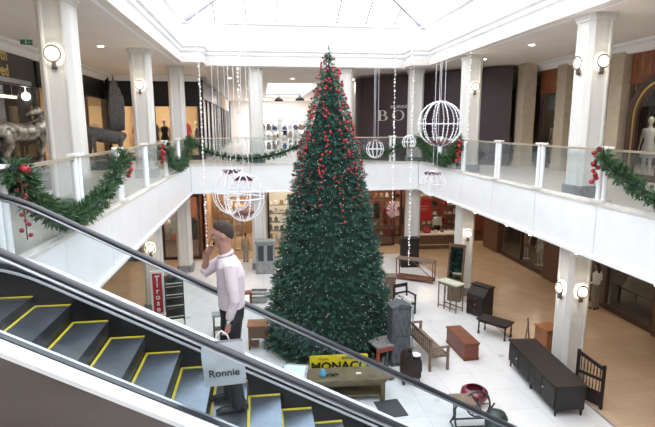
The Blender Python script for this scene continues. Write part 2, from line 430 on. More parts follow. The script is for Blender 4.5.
# far corridor skylight well
mb=MB(); mb.box(.45,30.4,ZC+.2,.55,45.1,10.6); mb.box(3.7,30.4,ZC+.2,3.8,45.1,10.6); mb.box(.45,45,ZC+.2,3.8,45.1,10.6); mb.box(.45,30.4,ZC+.2,3.8,30.5,10.6)
struct('wall_corridor_well', mb, 'cornice')
mb=MB(); mb.box(.45,30.4,10.55,3.8,45.1,10.57); struct('window_corridor_skylight', mb, M['roof_glass'])
# outer shell
mb=MB(); mb.box(-14.2,-6,0,-14,60,9.2); struct('wall_left', mb, 'tan_wall')
mb=MB(); mb.box(18,-6,0,18.2,60,9.2); struct('wall_right', mb, 'tan_wall')
mb=MB(); mb.box(-14.2,60,0,18.2,60.2,9.2); struct('wall_back', mb, 'pale_wall')
mb=MB(); mb.box(-14.2,-6.2,0,18.2,-6,9.2); struct('wall_front', mb, 'pale_wall')

# ---- columns
def column_mb(z0,z1,w=.31,base=True):
    m_=MB(); c=.10
    def oct_(w,c): return [(-w+c,-w),(w-c,-w),(w,-w+c),(w,w-c),(w-c,w),(-w+c,w),(-w,w-c),(-w,-w+c)]
    # shaft with a shallow flute on every face
    poly=[]
    for s in range(4):
        ca,sa=math.cos(s*PI/2),math.sin(s*PI/2)
        for x,y in [(-w+c,-w),(-w+c+.04,-w),(-w+c+.06,-w+.02),(w-c-.06,-w+.02),(w-c-.04,-w),(w-c,-w)]:
            poly.append((x*ca-y*sa,x*sa+y*ca))
    m_.prism(poly,'Z',z0,z1)
    m_.prism(oct_(w+.05,c),'Z',z1-.10,z1); m_.prism(oct_(w+.025,c),'Z',z1-.17,z1-.10)
    return m_
def columns(pts, z0, z1, base):
    for x,y in pts:
        m_=column_mb(z0,z1); o=struct('column',m_,'column'); o.location=(x,y,0)
        if base:
            b=MB(); w=.36; b.prism([(-w+.1,-w),(w-.1,-w),(w,-w+.1),(w,w-.1),(w-.1,w),(-w+.1,w),(-w,w-.1),(-w,-w+.1)],'Z',z0,z0+.30)
            q=b.build('column_base','column_base',o)
CL=[(-3.85,10.75),(-3.85,17.7),(-3.5,22.6)]; CB=[(-.14,22.6),(3.83,22.6),(7.1,22.5)]; CR=[(7.75,11.1),(7.72,17.85)]
NEARC=[(-3.85,3.8),(7.75,4.4)]
columns(CL+CB+CR+NEARC[1:],ZU,ZC,True); columns(CL+CB+CR+NEARC[1:],0,ZF,True)

# ---- balustrades
def balustrade(name,label,a,b,fixed,axis,posts,gl=()):
    t_=thing(name,label,'railing',(0,0,0))
    def pt(u,v,z): return (v,u,z) if axis=='Y' else (u,v,z)
    m_=MB(); m_.beam(pt(a,fixed,ZCURB+1.13),pt(b,fixed,ZCURB+1.13),.07,.045); m_.build('top_rail','rail',t_)
    m_=MB(); m_.beam(pt(a,fixed,ZCURB+.02),pt(b,fixed,ZCURB+.02),.07,.05); m_.build('bottom_channel','curb',t_)
    ends=[a]+sorted(posts)+[b]
    for i in range(len(ends)-1):
        p,q=ends[i]+.02,ends[i+1]-.02
        if q-p<.3: continue
        m_=MB()
        if axis=='Y': m_.box(fixed-.006,p,ZCURB+.04,fixed+.006,q,ZCURB+1.1)
        else: m_.box(p,fixed-.006,ZCURB+.04,q,fixed+.006,ZCURB+1.1)
        m_.build('glass_panel','glass',t_)
    for u in posts:
        m_=MB()
        for d in (-.09,.09):
            x,y,_=pt(u+d,fixed,0); m_.lathe([(.052,0),(.052,1.16)],(x,y,ZCURB),12)
        po=m_.build('post','white_paint',t_,smooth=False)
        x,y,_=pt(u,fixed,0); m_=MB()
        wx,wy=(.08,.17) if axis=='Y' else (.17,.08)
        m_.box(x-wx,y-wy,ZCURB+1.16,x+wx,y+wy,ZCURB+1.20); m_.build('cap_plate','white_paint',po)
        m_=MB(); m_.box(x-wx-.03,y-wy-.03,ZCURB,x+wx+.03,y+wy+.03,ZCURB+.07); m_.build('base_plate','curb',po)
    return t_
balustrade('glass_balustrade','glass railing with white posts along the left balcony edge',6.05,YB-.1,XL-.06,'Y',[6.22,8.75,11.25,13.8,16.6,19.3])
balustrade('glass_balustrade','glass railing with white posts along the right balcony edge',-5,YB-.1,XR+.06,'Y',[-.2,2.3,4.8,7.2,9.65,12.05,14.4,17.0,19.4])
balustrade('glass_balustrade','glass railing along the far balcony behind the tree',XL,XR,YB+.06,'X',[-.64,1.9,4.05,5.9])

# ---- wall sconces
def make_sconce():
    t_=thing('wall_sconce','x','wall light'); t_.scale=(.78,.78,.78)
    m_=MB(); n=28; R_=.185
    pts=[(R_*math.cos(2*PI*k/n),-.10,R_*math.sin(2*PI*k/n)) for k in range(n+1)]
    m_.tube(pts,.024,8); m_.build('ring','sconce_metal',t_,True)
    m_=MB(); m_.ell((0,-.07,0),(.125,.055,.125),18,10); m_.build('glowing_globe','sconce',t_,True)
    m_=MB(); m_.box(-.03,-.11,-.34,.03,0,-.16); m_.box(-.06,-.05,-.36,.06,0,-.30); m_.build('bracket','sconce_metal',t_)
    return t_
sc0=make_sconce(); first=True
SCON=[((-3.85,10.44,7.86),0,'round glowing wall light on the upper column by the horse sculpture'),
 ((-3.85,17.39,7.83),0,'round glowing wall light on the upper column right of the winged sculpture'),
 ((7.75,10.79,7.93),0,'large round wall light facing front on the upper right column'),
 ((7.44,11.1,7.93),-PI/2,'side wall light glimpsed at the left edge of the upper right column'),
 ((7.72,17.54,7.88),0,'round wall light on the upper column beside the big wire globe'),
 ((-3.85,17.39,2.36),0,'round wall light on the lower column above the vertical red sign'),
 ((7.75,10.79,2.47),0,'round wall light facing front on the lower column by the dark sideboard'),
 ((7.44,11.1,2.47),-PI/2,'side wall light at the left edge of the lower column by the dark sideboard'),
 ((7.72,17.54,2.46),0,'round wall light on the lower column above the framed mirror')]
bpy.context.view_layer.update()
for i,(l,rz,lab) in enumerate(SCON):
    if i==0: o=sc0; o.location=l; o.rotation_euler.z=rz; o['label']=lab; o['group']='round wall lights on the columns'
    else: dup(sc0,l,rz,lab,'round wall lights on the columns')
    d=Vector((0,-.20,0)); d.rotate(Euler((0,0,rz)))
    L_=bpy.data.lights.new('sconce_lamp','POINT'); L_.energy=6; L_.color=(1,.85,.65); L_.shadow_soft_size=.04
    lo=bpy.data.objects.new('sconce_lamp',L_); COL.objects.link(lo); lo.location=Vector(l)+d
# ---- downlights (real lamps)
def lamp(x,y,z,e,col=(1,.80,.58),size=150,soft=.12):
    L_=bpy.data.lights.new('downlight_lamp','SPOT'); L_.energy=e; L_.color=col; L_.spot_size=R(size); L_.spot_blend=.7; L_.shadow_soft_size=soft
    lo=bpy.data.objects.new('downlight_lamp',L_); COL.objects.link(lo); lo.location=(x,y,z-.05)
dl=MB(); dl.ell((0,0,-.01),(.10,.10,.035),14,6); dlm=dl.mesh('lens','lamp')
rg=MB(); rg.lathe([(.10,-.02),(.14,-.02),(.14,0),(.10,0),(.10,-.02)],n=16); rgm=rg.mesh('trim_ring','white_paint')
def downlight(x,y,z,e,label,group,light=True,**k):
    t_=thing('ceiling_downlight',label,'ceiling light',(x,y,z),0,group)
    for me,n in ((dlm,'lens'),(rgm,'trim_ring')):
        o=bpy.data.objects.new(n,me); COL.objects.link(o); o.parent=t_
    if light: lamp(x,y,z,e,**k)
UL=(1,.88,.74)
for y in (9,13,17.1,21): downlight(-4.9,y,ZC,60,'small round downlight in the upper ceiling over the left balcony','upper left downlights',col=UL)
for y in (8.5,11.9,15.2,18.6): downlight(8.5,y,ZC,60,'small round downlight in the upper ceiling over the right balcony','upper right downlights',col=UL)
for x in (-1.5,1.8,5.08): downlight(x,27.3,ZC,90,'small round downlight in the ceiling of the far upper corridor','upper corridor downlights',col=UL)
for x in (-.6,): 
    for y in (34,42,50): downlight(x,y,ZC,120,'small round downlight along the far upper corridor ceiling','far corridor downlights',col=UL)
for y in (7,10.4,13.8,17.2,20.6,24): downlight(9.6,y,ZF+.02,60,'round downlight in the lower ceiling over the right tan walkway','lower right downlights')
for y in (9,12.4,15.8,19.2,23): downlight(-5,y,ZF+.02,60,'round downlight in the lower ceiling over the left tan walkway','lower left downlights')
for x in (-2,1,4.9,8): downlight(x,24.3,ZF+.02,60,'round downlight in the lower ceiling in front of the far shops','lower far downlights')
# bulbs under the right fascia
b_=MB(); b_.ell((0,0,-.05),(.045,.045,.05),10,6); bm_=b_.mesh('edge_bulb','lamp',True)
for y in (8.0,10.4,12.45,13.76,16,18.5):
    o=bpy.data.objects.new('edge_bulb',bm_); COL.objects.link(o); o.location=(7.28,y,ZF-.07)
    tag(o,'tiny round bulb under the lower edge of the right white fascia','light bulb','bulbs under the right fascia')

# ================================================================= ESCALATOR
SL=.55
def L(x): return 3.52-SL*(x+.204)
RUN,RISE=.355,.195
YN,YFR=4.13,5.20
ZT=4.83   # top landing
xt=-2.62; xb=6.15
def incl(off, x0=-4.2, x1=7.4, top=ZT, r=.35):
    """x,z path of the incline raised by off, easing into level ends"""
    zt=top+off; out=[]
    xi=(3.52+SL*-.204+off-zt)/SL   # where incline reaches the landing level
    xj=(3.52+SL*-.204+off-(0.02+off))/SL
    out.append((x0,zt)); 
    for k in range(7):
        t_=k/6; ax=xi-r*(1-t_)if False else None
        p0=Vector((xi-r,zt));p1=Vector((xi,zt));p2=Vector((xi+r,zt-SL*r))
        q=p0*(1-t_)**2+p1*2*t_*(1-t_)+p2*t_*t_; out.append((q.x,q.y))
    for k in range(7):
        t_=k/6; zb=.02+off
        p0=Vector((xj-r,zb+SL*r));p1=Vector((xj,zb));p2=Vector((xj+r,zb))
        q=p0*(1-t_)**2+p1*2*t_*(1-t_)+p2*t_*t_; out.append((q.x,q.y))
    out.append((x1,zb)); return out
esc=thing('escalator','escalator with black handrails and yellow-edged steps crossing the near side of the court','escalator',(0,0,0))
def strip(name,m,y0,y1,off_lo,off_hi,x0=-4.0,x1=7.2,smooth=False,parent=esc,tilt=0):
    lo=incl(off_lo,x0,x1); hi=incl(off_hi,x0,x1); m_=MB(); n=len(lo); vs=[];fs=[]
    for (xa,za),(xb_,zb_) in zip(lo,hi):
        vs+= [(xa,y0,za),(xa,y1,za),(xb_,y1,zb_+tilt),(xb_,y0,zb_)]
    for i in range(n-1):
        for k in range(4): fs.append((i*4+k,i*4+(k+1)%4,i*4+4+(k+1)%4,i*4+4+k))
    fs+=[(0,1,2,3),((n-1)*4+3,(n-1)*4+2,(n-1)*4+1,(n-1)*4)]
    m_.add(vs,fs); return m_.build(name,m,parent,smooth)
# near side
strip('side_cladding','cladding',3.84,3.86,-1.25,.27)
strip('outer_deck','deck_white',3.82,3.985,.27,.315)
strip('deck_gasket','rubber',3.985,4.045,.27,.33)
strip('inner_deck','steel',4.045,4.12,.25,.30)
strip('skirt','skirt',4.10,4.125,-.25,.26)
strip('glass_panel','glass_esc',4.010,4.022,.30,.98,-3.4,6.9)
# far side
strip('skirt','skirt',5.215,5.235,-.25,.27)
strip('skirt_trim','trim',5.208,5.225,.275,.30)
strip('inner_deck','skirt',5.225,5.30,.27,.33)
strip('deck_gasket','steel',5.30,5.41,.30,.345)
strip('outer_deck','deck_white',5.41,5.54,.28,.35)
strip('glass_panel','glass_esc',5.345,5.357,.36,.98,-3.4,6.9)
strip('side_cladding','cladding',5.53,5.55,-1.1,.31)
strip('truss_underside','cladding',3.86,5.53,-1.12,-1.10)
def handrail(y,off,name='handrail'):
    p=incl(off,-3.5,6.9); pts=[(x,y,z) for x,z in p]
    # newel turn-rounds at both ends
    top=[(-3.5-.33*math.sin(a),y,p[0][1]-.33+.33*math.cos(a)) for a in [PI*k/8 for k in range(1,9)]]
    bot=[(6.9+.33*math.sin(a),y,p[-1][1]-.33+.33*math.cos(a)) for a in [PI*k/8 for k in range(1,9)]]
    pts=top[::-1]+pts+bot
    m_=MB(); secs=[]
    P_=[Vector(q) for q in pts]
    for i,q in enumerate(P_):
        d=(P_[min(i+1,len(P_)-1)]-P_[max(i-1,0)]).normalized(); n=Vector((0,1,0)).cross(d)
        if n.z<0 and False: n=-n
        secs.append((q,Vector((0,1,0))*.044,n*.026))
    m_.loft(secs,14); h=m_.build(name,'rubber',esc,True)
    # bright metal guide directly below the rubber
    m2=MB(); m2.tube([(x,y,z-.045) for x,z in p],.016,6); g=m2.build('guide_rail','steel',h)
handrail(4.016,1.04); handrail(5.351,1.03)
# steps
def step_meshes():
    t=MB(); t.box(0,YN,-.02,RUN,YFR,0)
    tr=t.mesh('tread','tread')
    r=MB(); pr=[(RUN,0),(RUN-.02,-.02),(RUN-.02,-.02),(RUN-.004,-.10),(RUN-.03,-RISE-.01),(RUN-.06,-RISE-.01),(RUN-.06,-.02),(0,-.02),(0,-.005),(RUN-.02,-.005)]
    pr=[(RUN+.002,-.001),(RUN+.002,-.02),(RUN+.006,-.10),(RUN-.015,-RISE-.01),(RUN-.06,-RISE-.01),(RUN-.06,-.021),(RUN-.02,-.021)]
    r.prism(pr,'Y',YN,YFR); rs=r.mesh('riser','riser')
    y=MB(); y.box(.0,YN,-.0,.028,YFR,.004); y.box(.0,YFR-.035,0,RUN,YFR,.004); y.box(.0,YN,0,RUN,YN+.035,.004)
    ye=y.mesh('yellow_border','yellow'); return tr,rs,ye
trm,rsm,yem=step_meshes()
xs0=-.204
for k in range(-3,24):
    z=3.52+RISE*(6-k); x=xs0+RUN*(k-6)
    if z>ZT-.03: z=ZT-.035
    if z<.0: continue
    e=bpy.data.objects.new('step',None); COL.objects.link(e); e.parent=esc; e.location=(x,0,z); e.empty_display_size=.1
    for me,n in ((trm,'tread'),(rsm,'riser'),(yem,'yellow_border')):
        o=bpy.data.objects.new(n,me); COL.objects.link(o); o.parent=e
mb=MB(); mb.box(-4.4,3.86,ZU-.02,-3.35,5.53,ZT); mb.build('landing_plate','steel',esc)
mb=MB(); mb.box(6.3,3.86,.0,7.3,5.53,.03); mb.build('bottom_landing_plate','steel',esc)

# ================================================================= PEOPLE
def V3(*a): return Vector(a)
def limb(m_, pts, rads, n=12, flat=1.0):
    """tapered limb with rounded ends through joints"""
    P_=[Vector(p) for p in pts]; out=[];rr=[]
    d0=(P_[1]-P_[0]).normalized(); d1=(P_[-1]-P_[-2]).normalized()
    out=[P_[0]-d0*rads[0]*.8,P_[0]-d0*rads[0]*.4]+P_+[P_[-1]+d1*rads[-1]*.4,P_[-1]+d1*rads[-1]*.8]
    rr=[rads[0]*.45,rads[0]*.85]+list(rads)+[rads[-1]*.85,rads[-1]*.45]
    m_.tube(out,rr,n,flat)
def hand(m_, wrist, dirv, palmn, s=1., curl=.5, side=1):
    """palm + five tapering fingers; dirv along the hand, palmn the direction fingers curl to"""
    d=Vector(dirv).normalized(); n=Vector(palmn); n=(n-d*n.dot(d)).normalized(); w=d.cross(n)*side
    W=Vector(wrist)
    m_.loft([(W-d*.02*s,w*.024*s,n*.02*s),(W+d*.02*s,w*.032*s,n*.018*s),(W+d*.06*s,w*.042*s,n*.016*s),(W+d*.095*s,w*.042*s,n*.014*s)],10)
    lens=[.070,.082,.076,.058]
    for i,l in enumerate(lens):
        b=W+d*.088*s+w*(.030-.020*i)*s
        a=curl; p=[b-d*.01*s,b]; dd=d.copy()
        for seg,f in ((0,.42),(1,.33),(2,.25)):
            dd=(dd*math.cos(a)+ (n*math.cos(curl*seg)-d*math.sin(curl*seg))*math.sin(a)).normalized(); p.append(p[-1]+dd*l*f*s)
        m_.tube(p,[.0095*s,.0095*s,.009*s,.008*s,.006*s],8)
    b=W+d*.03*s+w*.03*s
    t1=(d*.6+w*.7+n*.35).normalized()
    m_.tube([b-t1*.01*s,b+t1*.035*s,b+(t1*.035+ (d*.8+n*.45).normalized()*.03)*s,b+(t1*.035+(d*.7+n*.7).normalized()*.055)*s],[.013*s,.012*s,.010*s,.007*s],8)
def head_mesh(m_, c, s=1., tilt=0., turn=0.):
    """head facing local -Y"""
    m2=MB(); 
    m2.ell((0,.01,.015),(.076,.095,.105),20,14)
    m2.loft([((0,-.008,-.085),(.045,0,0),(0,.050,0)),((0,-.010,-.06),(.057,0,0),(0,.066,0)),((0,-.004,-.02),(.068,0,0),(0,.082,0)),((0,0,.02),(.070,0,0),(0,.085,0))],16)
    m2.ell((0,-.068,-.088),(.022,.016,.016),10,6)      # chin
    m2.loft([((0,-.084,.022),(.007,0,0),(0,.008,0)),((0,-.094,-.002),(.009,0,0),(0,.010,0)),((0,-.103,-.022),(.014,0,0),(0,.013,0)),((0,-.094,-.031),(.012,0,0),(0,.010,0))],8)
    m2.ell((0,-.076,.035),(.052,.016,.012),12,6)       # brow
    m2.ell((.036,-.066,-.012),(.020,.018,.016),8,6); m2.ell((-.036,-.066,-.012),(.020,.018,.016),8,6)
    for sx in (-1,1):
        m2.ell((sx*.077,.012,-.002),(.010,.018,.030),10,8,Euler((R(-12),0,sx*R(12))))
    e=Euler((tilt,0,turn)).to_matrix()
    for i,p in enumerate(m2.v): m2.v[i]=tuple(Vector(c)+e@(Vector(p)*s))
    m_.add(m2.v,m2.f); return e
def hair_mb(c, s, e, long=0.):
    m_=MB(); vs=[];fs=[];n,mm=24,16
    for i in range(mm+1):
        t_=PI*i/mm
        for k in range(n):
            a=2*PI*k/n; d=Vector((math.sin(t_)*math.cos(a),math.sin(t_)*math.sin(a),math.cos(t_)))
            front=max(0,-d.y)
            line=.18+.66*front if d.y<0 else .16-.95*d.y-long*1.0
            r=1.035 if d.z>line else (.88 if d.z<line-.16 else .88+.175*(d.z-line+.16)/.16)
            r+=.010*math.sin(9*a+5*t_)+.008*math.sin(17*a-7*t_)
            q=Vector((d.x*.078*r,.01+d.y*.098*r,.017+d.z*.108*r)); vs.append(Vector(c)+e@(q*s))
    for i in range(mm):
        for k in range(n): fs.append((i*n+k,i*n+(k+1)%n,(i+1)*n+(k+1)%n,(i+1)*n+k))
    m_.add(vs,fs)
    if long>0: m_.loft([(Vector(c)+Vector((0,.055,.02))*s,Vector((.075,0,0))*s,Vector((0,.05,0))*s),(Vector(c)+Vector((0,.075,-.12))*s,Vector((.085,0,0))*s,Vector((0,.045,0))*s),(Vector(c)+Vector((0,.085,-.12-long*.4))*s,Vector((.07,0,0))*s,Vector((0,.03,0))*s)],12)
    return m_
def shoe_mb(ankle, fwd, s=1.):
    f=Vector(fwd).normalized(); w=Vector((-f.y,f.x,0)); A=Vector(ankle); z=Vector((0,0,1)); m_=MB(); g=A.z
    def S(t_,wd,h,lift=0): return (A+f*t_*s-z*(A.z-h*s/2-lift), w*wd*s, z*h*s/2)
    base=Vector((A.x,A.y,0))
    secs=[]
    for t_,wd,h in [(-.088,.012,.05),(-.078,.036,.09),(-.03,.044,.13),(.035,.045,.115),(.08,.046,.065),(.13,.050,.052),(.17,.043,.045),(.205,.024,.036),(.215,.008,.025)]:
        secs.append((base+f*t_*s+z*(A.z-.09*s+h*s/2), w*wd*s, z*h*s/2))
    m_.loft(secs,14); return m_
def person(name,label,H,loc,rz,P_,cloth_top,cloth_bottom,hairm,skin='skin',vox=.008,group=None,long=0.,sleeve='long',coat=0.,shoes='shoe'):
    """P_ : joints in metres for a 1.80 m figure facing -Y"""
    s=H/1.8; t_=thing(name,label,'person',loc,rz,group)
    g=lambda k: Vector(P_[k])*s
    m_=MB()
    hc=g('head'); e=head_mesh(m_,hc,s*1.02,P_.get('tilt',0),P_.get('turn',0))
    ch=g('chest'); hp=g('hip'); nk=g('neck')
    limb(m_,[nk-Vector((0,0,.05))*s,nk+(hc-nk)*.35,hc+Vector((0,.012,-.05))*s],[.062*s,.056*s,.058*s])
    m_.loft([(hp-Vector((0,0,.08))*s,Vector((.10,0,0))*s,Vector((0,.07,0))*s),(hp,Vector((.155,0,0))*s,Vector((0,.10,0))*s),(hp.lerp(ch,.45),Vector((.13,0,0))*s,Vector((0,.09,0))*s),
             (ch,Vector((.155,0,0))*s,Vector((0,.105,0))*s),(ch.lerp(nk,.6),Vector((.14,0,0))*s,Vector((0,.08,0))*s),(nk,Vector((.055,0,0))*s,Vector((0,.055,0))*s)],16)
    for sd in 'lr':
        sh,el,wr=g('sh_'+sd),g('el_'+sd),g('wr_'+sd)
        limb(m_,[sh,sh.lerp(el,.5),el,el.lerp(wr,.4),wr],[.050*s,.044*s,.038*s,.036*s,.024*s])
        hd=Vector(P_.get('hd_'+sd,(wr-el)))
        hand(m_,wr+hd.normalized()*.01*s,hd,Vector(P_.get('pn_'+sd,(0,-1,0))),s*1.02,P_.get('curl_'+sd,.45),P_.get('sd_'+sd,1))
        th,kn,an=g('th_'+sd),g('kn_'+sd),g('an_'+sd)
        limb(m_,[th,th.lerp(kn,.5),kn,kn.lerp(an,.35),an],[.085*s,.072*s,.054*s,.052*s,.034*s])
        limb(m_,[an,an+Vector(P_['ft_'+sd])*.04*s-Vector((0,0,.04*s))],[.030*s,.026*s])
    body=smooth_remesh(m_,'body',skin,vox,2,t_)
    # eyes, lips
    for sx in (-1,1):
        q=MB(); q.ell(hc+e@(Vector((sx*.030,-.080,.014))*s),(.011*s,.006*s,.006*s),8,6); q.build('eye','eye',t_,True)
    q=MB(); q.ell(hc+e@(Vector((0,-.083,-.052))*s),(.022*s,.007*s,.007*s),10,6); q.build('mouth','lip',t_,True)
    hair_mb(hc,s*1.02,e,long).build('hair',hairm,t_,True)
    # shirt
    m_=MB()
    hem=hp-Vector((0,0,-.01+coat))*s
    m_.loft([(hem,Vector((.172+coat*.1,0,0))*s,Vector((0,.122+coat*.1,0))*s),(hp+Vector((0,0,.07))*s,Vector((.170,0,0))*s,Vector((0,.120,0))*s),(hp.lerp(ch,.5),Vector((.160,0,0))*s,Vector((0,.124,0))*s),
             (ch,Vector((.175,0,0))*s,Vector((0,.128,0))*s),(ch.lerp(nk,.5),Vector((.175,0,0))*s,Vector((0,.110,0))*s),(ch.lerp(nk,.8),Vector((.115,0,0))*s,Vector((0,.085,0))*s),(nk+Vector((0,0,-.01))*s,Vector((.066,0,0))*s,Vector((0,.068,0))*s)],18)
    for sd in 'lr':
        sh,el,wr=g('sh_'+sd),g('el_'+sd),g('wr_'+sd)
        inner=ch.lerp(nk,.35)
        if sleeve=='rolled' and sd=='r': limb(m_,[sh.lerp(inner,.5),sh,sh.lerp(el,.5),el,el.lerp(wr,.18)],[.072*s,.062*s,.058*s,.052*s,.050*s])
        elif sleeve!='short': limb(m_,[sh.lerp(inner,.5),sh,sh.lerp(el,.5),el,el.lerp(wr,.45),el.lerp(wr,.80)],[.072*s,.062*s,.056*s,.048*s,.044*s,.038*s])
        else: limb(m_,[sh.lerp(inner,.5),sh,sh.lerp(el,.55)],[.075*s,.066*s,.060*s])
    top=smooth_remesh(m_,'shirt',cloth_top,vox,2,t_)
    q=MB(); nn=nk+Vector((0,-.008,.0))*s
    q.loft([(nn-Vector((0,.0,.016))*s,Vector((.082,0,0))*s,Vector((0,.080,.022))*s),(nn+Vector((0,.004,.012))*s,Vector((.066,0,0))*s,Vector((0,.068,.024))*s)],16)
    q.build('collar',cloth_top,top,True)
    if cloth_bottom:
        m_=MB()
        m_.loft([(hp-Vector((0,0,.12))*s,Vector((.15,0,0))*s,Vector((0,.105,0))*s),(hp-Vector((0,0,.03))*s,Vector((.167,0,0))*s,Vector((0,.115,0))*s),(hp+Vector((0,0,.05))*s,Vector((.158,0,0))*s,Vector((0,.11,0))*s)],16)
        for sd in 'lr':
            th,kn,an=g('th_'+sd),g('kn_'+sd),g('an_'+sd)
            limb(m_,[th,th.lerp(kn,.5),kn,kn.lerp(an,.5),an-Vector((0,.006,.030))*s],[.100*s,.094*s,.078*s,.074*s,.070*s])
        smooth_remesh(m_,'trousers',cloth_bottom,vox,2,t_)
    for sd in 'lr':
        shoe_mb(g('an_'+sd),P_['ft_'+sd],s).build('shoe',shoes,t_,True)
    return t_,s
STAND=dict(head=(0,-.02,1.67),neck=(0,0,1.49),chest=(0,.0,1.30),hip=(0,.0,.97),
 sh_l=(.185,0,1.42),el_l=(.235,.02,1.13),wr_l=(.23,-.05,.87),sh_r=(-.185,0,1.42),el_r=(-.235,.02,1.13),wr_r=(-.23,-.05,.87),
 th_l=(.09,0,.90),kn_l=(.10,-.01,.50),an_l=(.10,.03,.09),th_r=(-.09,0,.90),kn_r=(-.10,-.01,.50),an_r=(-.10,.03,.09),
 ft_l=(.1,-1,0),ft_r=(-.1,-1,0),sd_r=-1)
MAN=dict(STAND); MAN.update(head=(0,-.045,1.665),neck=(0,-.012,1.49),chest=(0,.02,1.30),hip=(0,.02,.99),tilt=R(7),
 sh_l=(.19,.03,1.40),el_l=(.245,.06,1.12),wr_l=(.225,.00,.93),hd_l=(-.02,-.10,-1),pn_l=(-.6,-1,0),curl_l=.75,
 sh_r=(-.19,-.02,1.41),el_r=(-.20,-.24,1.26),wr_r=(-.14,-.20,1.43),hd_r=(.22,.42,.9),pn_r=(.7,.5,0),curl_r=.45,
 th_l=(.09,.02,.90),kn_l=(.10,-.02,.50),an_l=(.10,.06,.09),th_r=(-.09,.02,.90),kn_r=(-.10,-.03,.50),an_r=(-.10,-.02,.09),ft_l=(.08,-1,0),ft_r=(-.05,-1,0))
ZS=3.52+RISE
man,ms=person('person','man in a pale pink shirt and black trousers phoning on the escalator',1.91,(-.335,4.70,ZS+.004),-PI/2,MAN,'shirt','trousers','hair',vox=.0085,sleeve='rolled')
# belt, cuff and watch are parts; phone and bag are held things
wr=Vector(MAN['wr_l'])*ms; el=Vector(MAN['el_l'])*ms
d=(wr-el).normalized(); mb=MB(); mb.tube([wr-d*.012,wr+d*.012],.031*ms,14); mb.build('watch_strap','black_fabric',man,True)
mb=MB(); mb.ell(wr+Vector((.030,0,0)),(.010,.019,.019),12,8); mb.build('watch_case','steel',man,True)
mb=MB(); hp_=Vector(MAN['hip'])*ms; mb.loft([(hp_+Vector((0,0,-.02)),(.186,0,0),(0,.134,0)),(hp_+Vector((0,0,.012)),(.186,0,0),(0,.134,0))],20); 
mb=MB(); mb.cbox((0,0,0),(.012,.065,.135)); ph=mb.build('mobile_phone','phone',None,bevel=.004)
tag(ph,'dark mobile phone held to the man\'s face','phone')
# position the phone at the raised hand, in world space
Mx=Matrix.Translation(Vector((-.335,4.70,ZS+.004)))@Matrix.Rotation(-PI/2,4,'Z')
ph.location=Mx@(Vector((-.100,-.105,1.585))*ms); ph.rotation_euler=(R(0),R(20),R(-80))
# carrier bag
bg=thing('carrier_bag','large pale grey paper carrier bag lettered Ronnie hanging from the man\'s hand','bag',(-.375,4.395,4.135),0)
mb=MB(); w,h,dp=.19,.41,.05
n=8
vs=[];fs=[]
def sec(z,f): 
    wob=.006*math.sin(z*17)
    return [(-w+wob,-dp*f,z),(-w*.5,-dp*f*1.05+.004*math.sin(z*23),z),(0,-dp*f*1.1-.004*math.sin(z*19),z),(w*.5,-dp*f*1.05,z),(w-wob,-dp*f,z),(w-.015,0,z),(w-wob,dp*f,z),(0,dp*f*1.1,z),(-w+wob,dp*f,z),(-w+.015,0,z)]
zs=[0,.06,.14,.22,.30,.36,h]
for i,z in enumerate(zs): vs+=sec(z,[1,1.05,1,.9,.75,.62,.5][i])
for i in range(len(zs)-1):
    for k in range(10): fs.append((i*10+k,i*10+(k+1)%10,(i+1)*10+(k+1)%10,(i+1)*10+k))
fs.append(tuple(range(10))[::-1])
mb.add(vs,fs); bo=mb.build('bag_body','bag',bg,False); so=bo.modifiers.new('s','SOLIDIFY'); so.thickness=.002
bg.rotation_euler=(0,R(-2.5),0)
for sy in (-1,1):
    m_=MB(); m_.tube([(-.07,sy*.022,h-.01),(-.05,sy*.016,h+.06),(.0,sy*.006,h+.105),(.05,sy*.016,h+.06),(.07,sy*.022,h-.01)],.004,6); m_.build('handle','white_paint',bg,True)
text('lettering','Ronnie',.098,'ink',bg,(.0,-.0625,.098),(PI/2,0,0),.001,bold=.0012,xs=1.02)
text('lettering','Ronnie',.045,'letter',bg,(.02,-.050,.305),(PI/2+.16,0,0),.001)
mb=MB(); mb.box(-.11,-.0610,.083,.14,-.0600,.086); mb.build('underline','letter',bg)

WOM=dict(STAND); WOM.update(wr_l=(.20,-.14,.98),el_l=(.24,.06,1.14),wr_r=(-.22,-.12,.95))
person('person','dark-haired person in a white top and khaki trousers by the lower right shops',1.70,(11.75,15.55,0),R(200),WOM,'white','khaki','black_hair','skin_dark',.014,long=.3)
person('person','person in a grey-brown top seen from behind at the lit orange shop',1.45,(-.82,23.7,0),R(170),STAND,'tan_fabric','grey_fabric','black_hair','skin_dark',.014)
person('person','person in dark clothes standing inside the dark lower shop right of the tree',1.72,(4.95,26.6,0),R(20),STAND,'black_fabric','black_fabric','black_hair','skin',.016)
person('person','person in a white shirt standing behind the stall under the red poster',1.7,(9.9,26.7,0),R(-20),STAND,'white','black_fabric','black_hair','skin',.016)

